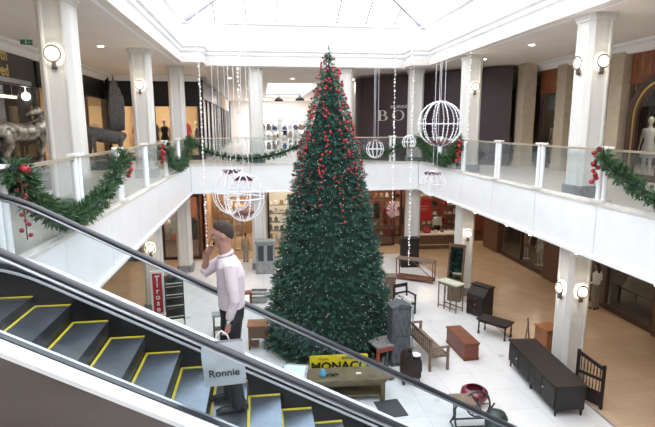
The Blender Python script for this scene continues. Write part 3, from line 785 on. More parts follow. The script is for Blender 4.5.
# ================================================================= TREE
tree=thing('christmas_tree','tall green Christmas tree covered in red baubles standing in the middle of the court','christmas tree',(1.95,14.2,0))
PROF=[(0,1.86),(.05,2.0),(.6,1.97),(1.31,1.86),(2.87,1.52),(4.37,1.19),(5.82,.85),(7.22,.47),(8.0,.28),(8.35,.14),(8.6,.02)]
def TR(z):
    for (a,ra),(b,rb) in zip(PROF,PROF[1:]):
        if a<=z<=b: return ra+(rb-ra)*(z-a)/(b-a)
    return 0
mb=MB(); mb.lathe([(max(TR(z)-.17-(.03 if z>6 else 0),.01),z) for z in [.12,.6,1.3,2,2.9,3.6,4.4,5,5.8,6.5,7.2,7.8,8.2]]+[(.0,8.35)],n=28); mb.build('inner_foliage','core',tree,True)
mb=MB(); mb.cyl((0,0,0),(0,0,.4),.16,.13); mb.lathe([(.9,0),(.9,.03),(.2,.06)],n=20); mb.build('trunk','bark',tree,True)
def sprig(V_,F_,base,d,length,nn,w,spread=.55):
    d=d.normalized(); a=Vector((0,0,1)) if abs(d.z)<.9 else Vector((1,0,0)); u=d.cross(a).normalized(); v=d.cross(u)
    for i in range(nn):
        t_=i/nn; b=base+d*length*t_*.8; an=random.random()*6.28
        o=(u*math.cos(an)+v*math.sin(an)); nd=(d*(1-spread*.5)+o*spread*(1.1-.3*t_)).normalized()
        tip=b+nd*length*random.uniform(.45,.7); sd=nd.cross(o+Vector((.01,.02,.03))).normalized()*w
        k=len(V_); V_ += [tuple(b-sd*.6),tuple(b+nd*length*.25+sd),tuple(tip),tuple(b+nd*length*.25-sd)]; F_.append((k,k+1,k+2,k+3))
Vv,Ff=[],[]
zz=[]
tot=7600
while len(zz)<tot:
    z=random.uniform(.04,8.5)
    if random.random()<(TR(z)+.08)/2.0: zz.append(z)
for z in zz:
    a=random.uniform(0,2*PI); lay=.06*math.sin(z*13+3*math.sin(a*3))
    r=TR(z)*random.uniform(.90,1.0)-.12+lay*min(1,TR(z))
    r=max(r,.01); base=Vector((r*math.cos(a),r*math.sin(a),z))
    d=Vector((math.cos(a),math.sin(a),random.uniform(-.35,.35)))+Vector((random.uniform(-.5,.5),random.uniform(-.5,.5),0))
    sprig(Vv,Ff,base,d,random.uniform(.13,.2)*(1 if z<7.5 else .7),11,.009)
sprig(Vv,Ff,Vector((0,0,8.45)),Vector((0,0,1)),.25,20,.01,.4)
me=bpy.data.meshes.new('foliage'); me.from_pydata(Vv,[],Ff); me.materials.append(M['needles'])
o=bpy.data.objects.new('foliage',me); COL.objects.link(o); o.parent=tree; o['kind']='stuff'
# fairy lights: tiny unlit-size bulbs all over the crown
mb=MB()
for i in range(950):
    z=random.uniform(.1,6.2); 
    if random.random()>(TR(z)+.2)/2.1: continue
    a=random.uniform(0,2*PI); r=TR(z)+random.uniform(-.03,.04)
    mb.ell((r*math.cos(a),r*math.sin(a),z),(.010,.010,.013),5,4)
o=mb.build('fairy_lights','bulb',tree,False,fix=False); o['kind']='stuff'
def bauble_mesh(m):
    q=MB(); q.ell((0,0,0),(.048,.048,.048),12,8); q.cyl((0,0,.044),(0,0,.06),.012,.010,8); return q.mesh('bauble',m,True)
B1,B2=bauble_mesh('red'),bauble_mesh('dark_red')
cnt=0
# streams of baubles spiralling down, denser to the top
cands=[]
for k in range(3000):
    z=random.uniform(4.1,8.4); a=random.uniform(PI*1.0,PI*2.0)+random.choice((0,0,0,-.4,.4))
    dens=min(1,max(0,(z-3.9)/3.0))**1.2
    stream=.5+.5*math.cos(a*9+z*.6)
    if random.random()<dens*(TR(z)+.18)*(.35+.65*stream): cands.append((z,a))
random.shuffle(cands)
for sa,zl in ((4.35,4.4),(4.88,3.95),(5.42,4.6),(3.75,4.7)):
    for i in range(9): cands.insert(0,(zl+i*.15,sa+random.uniform(-.05,.05)))
for z,a in cands[:290]:
    r=TR(z)+.035
    o=bpy.data.objects.new('bauble',random.choice((B1,B1,B2))); COL.objects.link(o)
    s_=random.uniform(.5,.85)
    o.location=(1.95+r*math.cos(a),14.2+r*math.sin(a),z); o.scale=(s_,)*3
    tag(o,'small red bauble hanging among the needles of the tall Christmas tree','bauble','red baubles on the Christmas tree')

# ================================================================= GARLANDS
def garland(label,pts,thick=.16,n=420,m='needles2',name='garland'):
    P_=[Vector(p) for p in pts]; segs=[]; V_,F_=[],[]
    def at(t_):
        t_*=len(P_)-1; i=min(int(t_),len(P_)-2); f=t_-i
        p0=P_[max(i-1,0)];p1=P_[i];p2=P_[i+1];p3=P_[min(i+2,len(P_)-1)]
        return .5*((2*p1)+(-p0+p2)*f+(2*p0-5*p1+4*p2-p3)*f*f+(-p0+3*p1-3*p2+p3)*f**3)
    for i in range(n):
        t_=random.random()*.998; p=at(t_); q=at(min(1,t_+.01)); d=(q-p).normalized() if (q-p).length>1e-6 else Vector((1,0,0))
        _,u,v=basis(d); an=random.random()*6.28; o=u*math.cos(an)+v*math.sin(an)
        sprig(V_,F_,p+o*thick*.2,(o+d*random.uniform(-.6,.8)),thick*random.uniform(.8,1.15),12,.010)
    me=bpy.data.meshes.new('needles'); me.from_pydata(V_,[],F_); me.materials.append(M[m])
    t_=thing(name,label,'garland',tuple(P_[0]))
    o=bpy.data.objects.new('needles',me); COL.objects.link(o); o.parent=t_; o.location=-P_[0]; o['kind']='stuff'
    c=MB(); c.tube([at(k/24)-P_[0] for k in range(25)],thick*.30,8); c.build('core','core',t_,True)
    return t_
X_=XL+.10
garland('thick green garland swagged along the left railing beside the escalator',[(X_,6.25,6.02),(X_,6.5,5.80),(X_,6.9,5.48),(X_,7.5,5.22),(X_,8.2,5.12),(X_,8.9,5.16),(X_,9.7,5.32),(X_,10.4,5.58),(X_,11.0,5.92)],.17,620)
garland('green garland bunched on the far left railing corner',[(X_,15.6,5.85),(X_,17.0,5.35),(X_,18.3,5.12),(X_,19.6,5.2),(X_,20.8,5.6),(X_,21.5,5.95)],.20,420)
garland('long green garland swagged along the far railing left of the tree',[(-2.9,YB-.1,5.9),(-2.3,YB-.1,5.45),(-1.5,YB-.1,5.22),(-.5,YB-.1,5.12),(.4,YB-.1,5.22),(1.2,YB-.1,5.45),(1.85,YB-.1,5.75)],.16,420)
garland('green garland along the far railing right of the tree',[(1.95,YB-.1,5.75),(2.8,YB-.1,5.35),(3.9,YB-.1,5.28),(4.6,YB-.1,5.22),(5.4,YB-.1,5.3),(6.2,YB-.1,5.6),(6.9,YB-.1,5.95)],.16,420)
X2=XR-.10
garland('deep green garland swagged on the right railing behind the big wire globe',[(X2,21.7,5.95),(X2,20.6,5.5),(X2,19.3,5.2),(X2,18.3,5.2),(X2,17.5,5.5),(X2,17.0,5.95)],.24,520)
garland('green garland on the near right railing running out of view',[(X2,9.55,5.92),(X2,9.1,5.62),(X2,8.5,5.35),(X2,7.8,5.18),(X2,7.0,5.12),(X2,6.2,5.2),(X2,5.4,5.5),(X2,4.85,5.95)],.17,560)
def cluster(label,loc,n=9,r=.055,drop=.6,m=('red','dark_red','berry'),big=0):
    t_=thing('bauble_cluster',label,'decoration',loc,0,'red bauble clusters on the railings')
    sp=MB(); sp.tube([(0,0,.05),(0,0,-drop)],.008,6); sp.build('cord','bark',t_)
    for i in range(n):
        q=MB(); a=i*2.4; rr=r*random.uniform(.7,1.1)*(1. if (not big or i<big) else .45)
        q.ell((0,0,0),(rr,rr,rr),12,8); o=q.build('bauble',m[i%len(m)],t_,True); o.location=(.05*math.cos(a),.05*math.sin(a),-drop*i/n)
cluster('string of red baubles hanging at the left railing end beside the escalator',(X_+.06,6.30,6.0),14,.066,.85,('red','red','dark_red'),2)
cluster('red bauble string hanging where the left railing garland ends',(X_+.08,11.15,5.9),8,.05,.5)
cluster('red bauble bunch on the far left railing post',(X_+.08,14.9,5.95),8,.06,.55)
cluster('red bauble string on the right railing behind the big wire globe',(X2-.05,17.0,5.95),10,.065,.75)
cluster('red bauble string on the near right railing post beside the garland',(X2-.05,9.62,6.0),10,.06,.75)

# ================================================================= HANGING GLOBES
def globe(label,c,r,flower,topz=10.9,n=12,group='white wire globes',beads=22,foff=0,sz=1.,fr=.5):
    t_=thing('wire_globe',label,'hanging decoration',c,0,group)
    w_=MB(); bd=MB()
    for k in range(n):
        a=2*PI*k/n; pts=[(r*math.sin(t*PI/16)*math.cos(a),r*math.sin(t*PI/16)*math.sin(a),r*math.cos(t*PI/16)) for t in range(17)]
        w_.tube(pts,.011 if r>.5 else .009,5)
        for j in range(beads):
            t=(j+.5)/beads*PI; rr=r*1.0
            q=(rr*math.sin(t)*math.cos(a)+random.uniform(-.012,.012),rr*math.sin(t)*math.sin(a),rr*math.cos(t)); s=.022 if r>.5 else .018
            bd.ell(q,(s,s,s),5,4)
    pts=[(r*math.cos(2*PI*k/32),r*math.sin(2*PI*k/32),0) for k in range(33)]; w_.tube(pts,.014,5)
    w_.v=[(a,b,c_*sz) for a,b,c_ in w_.v]; bd.v=[(a,b,c_*sz) for a,b,c_ in bd.v]
    w_.build('wire_frame','wire',t_); o=bd.build('beads','bulb_white',t_,fix=False); o['kind']='stuff'
    f_=MB(); V_,F_=[],[]
    for i in range(170):
        a=random.random()*6.28; rr=random.random()**.5*r*fr
        sprig(V_,F_,Vector((rr*math.cos(a),rr*math.sin(a),foff+(flower if flower<2 else (1 if i%3 else -1))*r*(.93-.22*(rr/r)**2*2))),Vector((math.cos(a),math.sin(a),-.3*min(flower,1)+random.uniform(-.6,.6))),.17*max(r,.45),8,.016)
    me=bpy.data.meshes.new('flower_spray'); me.from_pydata(V_,[],F_); me.materials.append(M['mauve']); o=bpy.data.objects.new('flower_spray',me); COL.objects.link(o); o.parent=t_; o['kind']='stuff'
    q=MB(); q.tube([(0,0,r),(0,0,topz-c[2])],.006,5); q.tube([(.12,0,r*.98),(.12,0,topz-c[2])],.006,5); q.build('suspension_wires','wire',t_)
globe('largest white wire globe, hanging in front of the far right hoarding',(5.165,14,6.55),.635,-1)
globe('small white wire globe hanging just right of the tree',(4.65,20,5.57),.36,1,foff=.02)
globe('smallest white wire globe, left of the big one by the far railing',(6.08,20,5.84),.28,-1)
globe('white wire globe with a mauve spray hanging below the big one',(5.0,14,4.83),.36,1)
globe('left wire globe of the overlapping pair hanging over the man',(-.70,12,4.96),.46,1,n=10,foff=.08,sz=1.18,fr=.32)
globe('right wire globe of the overlapping pair hanging over the man',(-.40,11.6,4.86),.46,2,n=10,foff=.05,sz=1.18,fr=.36)
# bead curtain strands
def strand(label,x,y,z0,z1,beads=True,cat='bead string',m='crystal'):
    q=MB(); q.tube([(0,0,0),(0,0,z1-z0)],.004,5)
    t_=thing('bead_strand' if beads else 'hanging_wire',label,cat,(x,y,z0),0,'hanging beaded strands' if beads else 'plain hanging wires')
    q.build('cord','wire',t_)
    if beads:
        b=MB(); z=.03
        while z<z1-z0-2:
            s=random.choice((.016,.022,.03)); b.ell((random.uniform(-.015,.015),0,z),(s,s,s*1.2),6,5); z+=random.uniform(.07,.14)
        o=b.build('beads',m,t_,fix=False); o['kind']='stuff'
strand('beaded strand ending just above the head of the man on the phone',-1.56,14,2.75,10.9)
strand('beaded strand right of the tree ending in a pink blossom ball',3.80,14,4.2,10.9)
strand('long beaded strand in front of the corner column down to the metal rack',4.34,14,2.35,10.9)
strand('beaded strand hanging in front of the upper column by the big globe',6.0,14,6.0,10.9)
strand('short beaded strand near the far left of the court',-.46,12,6.1,10.9)
Vf,Ff_=[],[]
for i in range(60):
    a=random.random()*6.28; b=random.uniform(-1,1); c=math.sqrt(1-b*b)
    sprig(Vf,Ff_,Vector((.05*c*math.cos(a),.05*c*math.sin(a),.12*b)),Vector((c*math.cos(a),c*math.sin(a),b)),.12,8,.02)
me=bpy.data.meshes.new('blossom_ball'); me.from_pydata(Vf,[],Ff_); me.materials.append(mat('pale_pink_blossom',(.62,.40,.38),.6))
o=bpy.data.objects.new('blossom_ball',me); COL.objects.link(o); o.location=(3.80,14,4.08)
tag(o,'ball of pale pink blossoms hanging from a beaded strand right of the tree','hanging decoration')
for i,(x,zb) in enumerate([(-1.33,5.4),(-1.06,5.3),(-.92,5.2),(-.78,5.2),(-.2,5.6),(3.22,6.0)]):
    strand('thin plain white wire hanging from the roof '+['leftmost of the wire group','second from the left in the wire group','third from the left in the wire group','beside the left globe','right of the overlapping globes','just right of the tree top'][i],x,12 if x<3 else 14,zb,10.9,False,'wire')

# ================================================================= FURNITURE ON THE COURT FLOOR
def ang(a,b): return math.atan2(b[1]-a[1],b[0]-a[0])
def part(mb,name,m,parent,**k): return mb.build(name,m,parent,**k)
def legs(t_,pts,h,w,m,taper=1.,name='leg'):
    for x,y in pts:
        q=MB(); q.loft([((x,y,0),(w*taper,0,0),(0,w*taper,0)),((x,y,h*.5),(w*(1+taper)/2,0,0),(0,w*(1+taper)/2,0)),((x,y,h),(w,0,0),(0,w,0))],8); q.build(name,m,t_)

# 1 long sideboard : local x = length 3.0, front faces -y
t=thing('sideboard','long black-brown sideboard with drawers and doors at the foot of the right column','sideboard',(6.86,10.68,0),R(-94.3))
Lh=1.24
q=MB(); q.box(-Lh,-.34,.17,Lh,.34,.72); part(q,'body','charcoal_wood',t)
q=MB(); q.box(-Lh-.03,-.38,.72,Lh+.03,.37,.765); part(q,'top','dark_wood',t,bevel=.01)
for i,x in enumerate((-.93,-.31,.31,.93)):
    if i in (0,3):
        q=MB(); q.box(x-.29,-.362,.20,x+.29,-.34,.69); dd=part(q,'door','charcoal_wood',t,bevel=.006)
        q=MB(); q.ell((x+(.22 if i==0 else -.22),-.38,.46),(.022,.022,.022),8,6); part(q,'knob','steel',dd,smooth=True)
    else:
        for z0 in (.20,.45):
            q=MB(); q.box(x-.29,-.362,z0,x+.29,-.34,z0+.235); dd=part(q,'drawer','charcoal_wood',t,bevel=.006)
            q=MB(); q.ell((x,-.38,z0+.12),(.022,.022,.022),8,6); part(q,'knob','black',dd,smooth=True)
legs(t,[(-1.19,-.3),(1.19,-.3),(-1.19,.3),(1.19,.3),(0,-.3),(0,.3)],.18,.035,'charcoal_wood',.6)
# 2 spindle gate
t=thing('spindle_gate','dark wooden spindle gate leaning upright beside the right column','gate',(7.56,9.92,0),R(-66))
Wg=.31
for x,h in ((-Wg,1.24),(Wg,1.08)):
    q=MB(); q.box(x-.03,-.03,0,x+.03,.03,h); part(q,'stile','dark_wood',t)
q=MB(); q.beam((-Wg,0,1.18),(Wg,0,.98),.05,.07); part(q,'top_rail','dark_wood',t)
q=MB(); q.box(-Wg,-.02,.68,Wg,.02,.74); part(q,'middle_rail','dark_wood',t)
q=MB(); q.box(-Wg,-.018,.06,Wg,.018,.40); part(q,'lower_panel','dark_wood',t)
for k in range(7):
    x=-Wg+.077*(k+1); 
    q=MB(); zt_=1.16-.2*(x+Wg)/(2*Wg); q.lathe([(.008,.40),(.014,.5),(.007,.6),(.010,.68),(.008,.74),(.014,.85),(.008,zt_)],(x,0,0),8); part(q,'spindle','dark_wood',t)
# 3 orange-brown cupboard behind column
t=thing('cupboard','orange-brown wooden box cupboard partly behind the lower right column','cupboard',(8.07,12.5,0),R(8))
q=MB(); q.box(-.24,-.26,0,.24,.26,.78); part(q,'carcass','orange_wood',t,bevel=.01)
q=MB(); q.box(-.27,-.29,.78,.27,.29,.82); part(q,'top','orange_wood',t,bevel=.008)
q=MB(); q.box(-.20,-.275,.05,.20,-.26,.74); part(q,'door','orange_wood',t)
t=thing('folding_stand','thin leaning wooden stand between the long sideboard and the orange cupboard','stand',(7.38,12.6,0),R(20))
q=MB(); q.beam((0,0,0),(.30,.10,.85),.035); part(q,'slanted_pole','mid_wood',t)
q=MB(); q.beam((.28,-.02,0),(.28,.12,.98),.03); part(q,'upright_pole','mid_wood',t)
# 4 low trolley table
t=thing('trolley_table','low dark wooden table on castors between the brown cabinet and the sideboard','table',(7.15,13.88,0),R(-52))
q=MB(); q.box(-.50,-.27,.46,.50,.27,.52); part(q,'table_top','dark_wood',t,bevel=.01)
q=MB(); q.box(-.45,-.23,.40,.45,.23,.46); part(q,'apron','dark_wood',t)
for x in (-.43,.43):
    for y in (-.21,.21):
        q=MB(); q.lathe([(.028,.09),(.02,.14),(.03,.25),(.022,.34),(.034,.40)],(x,y,0),10); lg=part(q,'leg','dark_wood',t)
        q=MB(); q.cyl((x-.02,y,.045),(x+.02,y,.045),.045,n=12); part(q,'castor','black',lg)
# 5 red-brown blanket chest
t=thing('blanket_chest','low red-brown wooden chest alone on the white floor between bench and sideboard','chest',(5.70,12.98,0),R(-88))
q=MB(); q.box(-.62,-.21,.07,.62,.21,.46); part(q,'body','chest_wood',t)
q=MB(); q.box(-.65,-.235,.46,.65,.235,.52); part(q,'lid','chest_wood',t,bevel=.015)
q=MB(); q.box(-.64,-.225,0,.64,.225,.08); part(q,'plinth','chest_wood',t,bevel=.01)
# 6 slatted bench: long in y, faces +x side (right); back on left
t=thing('garden_bench','weathered slatted wooden garden bench right of the tall grey cupboard','bench',(4.50,12.82,0),R(-90+6))
# local: x=length 2.9 (x→ -y world), front faces local +y? -> world +x
Lb=.92
for k in range(5):
    q=MB(); q.box(-Lb,-.22+k*.105,.43,Lb,-.22+k*.105+.085,.455); part(q,'seat_slat','old_wood',t)
q=MB(); q.box(-Lb,-.26,.84,Lb,-.22,.90); part(q,'back_rail','old_wood',t)
q=MB(); q.box(-Lb,-.25,.50,Lb,-.22,.55); part(q,'back_rail','old_wood',t)
for k in range(14):
    x=-Lb+.1+k*(2*Lb-.2)/13; q=MB(); q.box(x-.02,-.245,.55,x+.02,-.23,.84); part(q,'back_slat','old_wood',t)
for x in (-Lb+.03,Lb-.03):
    q=MB(); q.box(x-.03,-.27,0,x+.03,-.21,.92); part(q,'leg','old_wood',t)
    q=MB(); q.box(x-.03,.25,0,x+.03,.31,.66); part(q,'leg','old_wood',t)
    q=MB(); q.box(x-.035,-.22,.64,x+.035,.33,.68); part(q,'armrest','old_wood',t)
    q=MB(); q.box(x-.02,-.22,.38,x+.02,.26,.43); part(q,'seat_bearer','old_wood',t)
q=MB(); q.box(-Lb,.24,.37,Lb,.27,.43); part(q,'front_rail','old_wood',t)
# 7 barrel cart
t=thing('wheeled_cart','small black-brown curved cart on wheels in front of the bench','cart',(3.68,11.45,0),R(-10))
q=MB(); 
sec_=[(-.26,.22),(-.26,.60)]+[(-.26+.26*(1-math.cos(a)),.60+.24*math.sin(a)) for a in [PI*k/16 for k in range(1,9)]]+[(.02,.84),(.02,.70),(.24,.66),(.24,.22)]
q.prism(sec_,'X',-.20,.20)
for i,p in enumerate(q.v): q.v[i]=(-p[1]*1.0 if False else p[1],p[0],p[2])
part(q,'cabinet','dark_wood',t)
for x,y in ((-.2,-.17),(.2,-.17),(-.2,.17),(.2,.17)):
    q=MB(); q.cyl((x,y,.06),(x,y,.24),.015,n=8); lg=part(q,'leg','black',t)
    q=MB(); q.lathe([(.02,-.02),(.065,-.018),(.065,.018),(.02,.02)],n=16); w_=part(q,'wheel','black',lg); w_.location=(x,y,.065); w_.rotation_euler=(0,PI/2,R(20))
q=MB(); q.tube([(.26+.0*math.cos(a),.15*math.cos(a),.45+.15*math.sin(a)) for a in [2*PI*k/20 for k in range(21)]],.012,6); part(q,'side_ring','black',t)
q=MB(); q.lathe([(.03,0),(.05,.01),(.13,.07),(.135,.075),(.12,.07),(.04,.02),(0,.018)],n=20)
tag(q.build('enamel_bowl','bowl_white',None,True,loc=(3.80,11.42,.69)),'white enamel bowl resting on the small wheeled cart','bowl')
q=MB(); q.ell((0,0,.05),(.06,.05,.05),10,7); q.tube([(0,0,.08),(.06,0,.12),(.11,.02,.10)],.012,6)
tag(q.build('dark_pot','black_fabric',None,True,loc=(3.63,11.40,.842)),'small dark pot on top of the wheeled cart','pot')
# 8 tall blue-grey cupboard
t=thing('tall_cupboard','tall narrow distressed blue-grey cupboard with gabled top right of the tree','cupboard',(3.66,12.55,0),R(4))
t.scale=(.98,.9,.885)
q=MB(); q.box(-.27,-.24,.05,.27,.24,1.86); part(q,'carcass','blue_wood',t)
q=MB(); q.prism([(-.29,1.86),(.29,1.86),(.29,1.90),(0,2.02),(-.29,1.90)],'Y',-.26,.26); part(q,'gabled_top','blue_wood',t)
q=MB(); q.box(-.23,-.262,.12,.23,-.24,.92); d1=part(q,'door','blue_wood',t,bevel=.004); q=MB(); q.box(-.23,-.262,.97,.23,-.24,1.80); d2=part(q,'door','blue_wood',t,bevel=.004)
for d_,z in ((d1,.6),(d2,1.3)):
    q=MB(); q.ell((.18,-.275,z),(.014,.014,.014),8,6); part(q,'knob','black',d_,smooth=True)
q=MB(); q.box(-.29,-.26,0,.29,.26,.06); part(q,'plinth','blue_wood',t)
# 8b pale blue metal frame behind it
t=thing('metal_garden_stand','pale blue metal gabled plant stand just behind the tall blue-grey cupboard','stand',(3.98,13.35,0),R(12))
for x in (-.24,.24):
    for y in (-.22,.22): q=MB(); q.box(x-.016,y-.016,0,x+.016,y+.016,1.35); part(q,'post','pale_blue',t)
for y in (-.22,.22):
    q=MB(); q.beam((-.25,y,1.35),(0,y,1.62),.03); q.beam((.25,y,1.35),(0,y,1.62),.03); part(q,'gable','pale_blue',t)
for z in (.35,.8,1.33): q=MB(); q.box(-.25,-.23,z,.25,.23,z+.02); part(q,'shelf','pale_blue',t)
# 9 small table with red legs
t=thing('play_table','small table with a patchwork top and chipped red frame in front of the tree','table',(3.22,12.55,0),R(18))
t.scale=(1,1.05,1.15)
q=MB(); q.box(-.36,-.30,.52,.36,.30,.57); part(q,'table_top','patch',t,bevel=.006)
for x in (-.32,.32):
    for y in (-.26,.26): q=MB(); q.box(x-.03,y-.03,0,x+.03,y+.03,.52); part(q,'leg','red_paint',t)
for y in (-.26,.26): q=MB(); q.box(-.3,y-.02,.42,.3,y+.02,.52); part(q,'apron','red_paint',t)
for x in (-.32,.32): q=MB(); q.box(x-.02,-.25,.05,x+.02,.25,.11); part(q,'stretcher','red_paint',t)
# dark dog-like iron figure under it
q=MB(); 
q.loft([((-.17,0,.25),(0,.02,0),(0,0,.02)),((-.14,0,.26),(0,.06,0),(0,0,.07)),((0,0,.27),(0,.055,0),(0,0,.06)),((.13,0,.28),(0,.06,0),(0,0,.075)),((.18,0,.31),(0,.03,0),(0,0,.04))],10)
limb(q,[(.14,0,.32),(.21,0,.42)],[.04,.032]); q.ell((.24,0,.44),(.07,.035,.035),10,7)
for x in (-.13,.13):
    for y in (-.035,.035): limb(q,[(x,y,.24),(x+.01,y,.12),(x,y,.015)],[.025,.017,.014],8)
q.tube([(-.16,0,.28),(-.23,0,.36)],[.014,.006],6)
o=smooth_remesh(q,'dog_figure','iron',.012,2); o.location=(3.20,12.05,0); o.rotation_euler.z=R(70)
tag(o,'small black dog figure standing by the red-framed table','statuette')
# 10 metal rack
t=thing('metal_rack','long low rusty metal rack table beneath the beaded strand at the back','rack',(6.42,19.7,0),R(-33))
for x in (-.78,.78):
    for y in (-.22,.22): q=MB(); q.box(x-.02,y-.02,0,x+.02,y+.02,.92); part(q,'leg','rust',t)
q=MB(); q.box(-.82,-.26,.90,.82,.26,.94); part(q,'table_top','old_wood',t)
q=MB(); q.box(-.80,-.24,.10,.80,.24,.17); part(q,'lower_shelf','rust',t)
q=MB(); q.beam((-.1,-.22,.9),(.76,-.22,.25),.025); part(q,'brace','rust',t)
# 11 tall dark cabinet
t=thing('armoire','tall dark wooden cabinet at the back standing behind the rusty metal rack','cabinet',(6.80,21.85,0),R(-4))
q=MB(); q.box(-.40,-.22,.06,.40,.22,1.30); part(q,'carcass','dark_wood',t)
q=MB(); q.box(-.44,-.26,1.30,.44,.26,1.37); part(q,'cornice','dark_wood',t)
for sx in (-1,1):
    q=MB(); q.box(min(.01*sx,.38*sx),-.24,.10,max(.01*sx,.38*sx),-.22,1.27); dd=part(q,'door','dark_wood',t,bevel=.005)
    q=MB(); q.ell((.05*sx,-.255,.7),(.013,.013,.013),8,6); part(q,'knob','gold',dd)
q=MB(); q.box(-.42,-.24,0,.42,.24,.07); part(q,'plinth','dark_wood',t)
# 12 console table + mirror
t=thing('console_table','pale green-topped console table with slim legs in front of the framed mirror','table',(6.62,16.25,0),R(-62))
t.scale=(.74,.85,1)
q=MB(); q.box(-.62,-.26,.98,.62,.26,1.03); part(q,'table_top','pale_green',t,bevel=.006)
q=MB(); q.box(-.58,-.22,.90,.58,.22,.98); part(q,'apron','old_wood',t)
for x in (-.55,-.18,.18,.55):
    for y in (-.2,.2): q=MB(); q.box(x-.02,y-.02,0,x+.02,y+.02,.90); part(q,'leg','old_wood',t)
q=MB(); q.box(-.57,-.21,.10,.57,-.19,.14); part(q,'stretcher','old_wood',t)
q=MB(); q.box(-.57,.19,.10,.57,.21,.14); part(q,'stretcher','old_wood',t)
t=thing('framed_mirror','tall dark-framed mirror leaning against the lower column above the console table','mirror',(7.12,17.1,.0),R(-38))
t.scale=(.8,1,1)
q=MB(); 
for a_,b_ in (((-.34,-.05,.75),(-.34,.12,2.1)),((.34,-.05,.75),(.34,.12,2.1))): q.beam(a_,b_,.11,.06)
q.beam((-.39,-.05,.78),(.39,-.05,.78),.06,.11); q.beam((-.39,.12,2.1),(.39,.12,2.1),.06,.11); part(q,'frame','mid_wood',t)
q=MB(); q.prism([(-.05,.8),(.10,2.05),(.12,2.05),(-.03,.8)],'X',-.29,.29); part(q,'mirror_glass','mirror',t)
q=MB(); q.box(-.30,-.14,0,.30,.10,.72); part(q,'stand','old_wood',t)
# 13 brown cabinet
t=thing('writing_bureau','dark brown wooden bureau with a sloping front beside the lower column','cabinet',(7.42,15.6,0),R(-62))
t.scale=(.85,.95,.97)
q=MB(); q.prism([(-.26,.05),(-.26,.78),(-.02,1.05),(.28,1.05),(.28,.05)],'X',-.42,.42); part(q,'carcass','dark_wood',t)
q=MB(); q.box(-.45,-.05,1.05,.45,.31,1.09); part(q,'top','dark_wood',t)
for z in (.12,.34,.56): 
    q=MB(); q.box(-.38,-.28,z,.38,-.26,z+.19); dd=part(q,'drawer','dark_wood',t,bevel=.005); q=MB(); q.ell((0,-.29,z+.1),(.016,.016,.016),8,6); part(q,'knob','gold',dd)
for x in (-.38,.38):
    for y in (-.22,.24): q=MB(); q.box(x-.03,y-.03,0,x+.03,y+.03,.06); part(q,'foot','dark_wood',t)
# 14 small cabinet near tree
t=thing('pedestal_cabinet','small square grey-brown wooden pedestal at the right side of the tree','cabinet',(4.75,17.65,0),R(-8))
q=MB(); q.box(-.20,-.20,.05,.20,.20,.88); part(q,'carcass','mid_wood',t); q=MB(); q.box(-.23,-.23,.88,.23,.23,.93); part(q,'top','old_wood',t,bevel=.008)
q=MB(); q.box(-.17,-.215,.1,.17,-.2,.84); part(q,'door','old_wood',t); q=MB(); q.box(-.22,-.22,0,.22,.22,.06); part(q,'plinth','mid_wood',t)
# 15 small armchair with pale seat
t=thing('armchair','small dark wooden chair with a pale seat cushion between tree and metal rack','chair',(4.90,16.15,0),R(18))
q=MB(); q.box(-.27,-.25,.42,.27,.25,.52); part(q,'seat_cushion','pale_fabric',t,bevel=.02)
q=MB(); q.box(-.28,-.26,.34,.28,.26,.42); part(q,'seat_frame','dark_wood',t)
for x in (-.27,.27):
    q=MB(); q.box(x-.025,-.27,0,x+.025,-.22,.68); part(q,'leg','dark_wood',t); q=MB(); q.beam((x,.24,0),(x,.30,.98),.05); part(q,'leg','dark_wood',t)
    q=MB(); q.box(x-.03,-.28,.66,x+.03,.27,.70); part(q,'armrest','dark_wood',t)
q=MB(); q.beam((-.27,.29,.92),(.27,.29,.92),.04,.12); q.beam((-.27,.27,.66),(.27,.27,.66),.03,.06); part(q,'backrest','dark_wood',t)
# 17 grey glazed cupboard
t=thing('display_cupboard','grey painted two-door glazed cupboard standing left of the tree at the back','cupboard',(.12,21.75,0),R(-2))
q=MB(); q.box(-.42,-.24,.05,.42,.26,1.42); part(q,'carcass','grey_wood',t); q=MB(); q.box(-.47,-.28,1.42,.47,.28,1.50); part(q,'cornice','grey_wood',t,bevel=.01)
for sx in (-1,1):
    q=MB(); x0,x1=(.015,.39) if sx>0 else (-.39,-.015)
    q.box(x0,-.265,.12,x1,-.24,.60); q.box(x0,-.265,.60,x0+.06,-.24,1.36); q.box(x1-.06,-.265,.60,x1,-.24,1.36); q.box(x0,-.265,1.30,x1,-.24,1.36); dd=part(q,'door','grey_wood',t)
    q=MB(); q.box(x0+.05,-.252,.6,x1-.05,-.246,1.31); part(q,'pane','pane',dd)
q=MB(); q.box(-.44,-.26,0,.44,.27,.06); part(q,'plinth','grey_wood',t)
# 18 orange-brown side cabinet next to escalator
t=thing('bedside_cabinet','warm brown wooden side cabinet on legs just right of the man beyond the escalator','cabinet',(-.18,14.1,0),R(-2))
q=MB(); q.box(-.30,-.24,.36,.30,.24,.72); part(q,'body','mid_wood',t); q=MB(); q.box(-.33,-.27,.72,.33,.27,.76); part(q,'top','orange_wood',t,bevel=.008)
q=MB(); q.box(-.26,-.255,.40,.26,-.24,.68); part(q,'drawer','mid_wood',t)
legs(t,[(-.27,-.21),(.27,-.21),(-.27,.21),(.27,.21)],.37,.03,'mid_wood')
q=MB(); q.box(-.28,-.2,.1,.0,.2,.13); part(q,'lower_shelf','mid_wood',t)
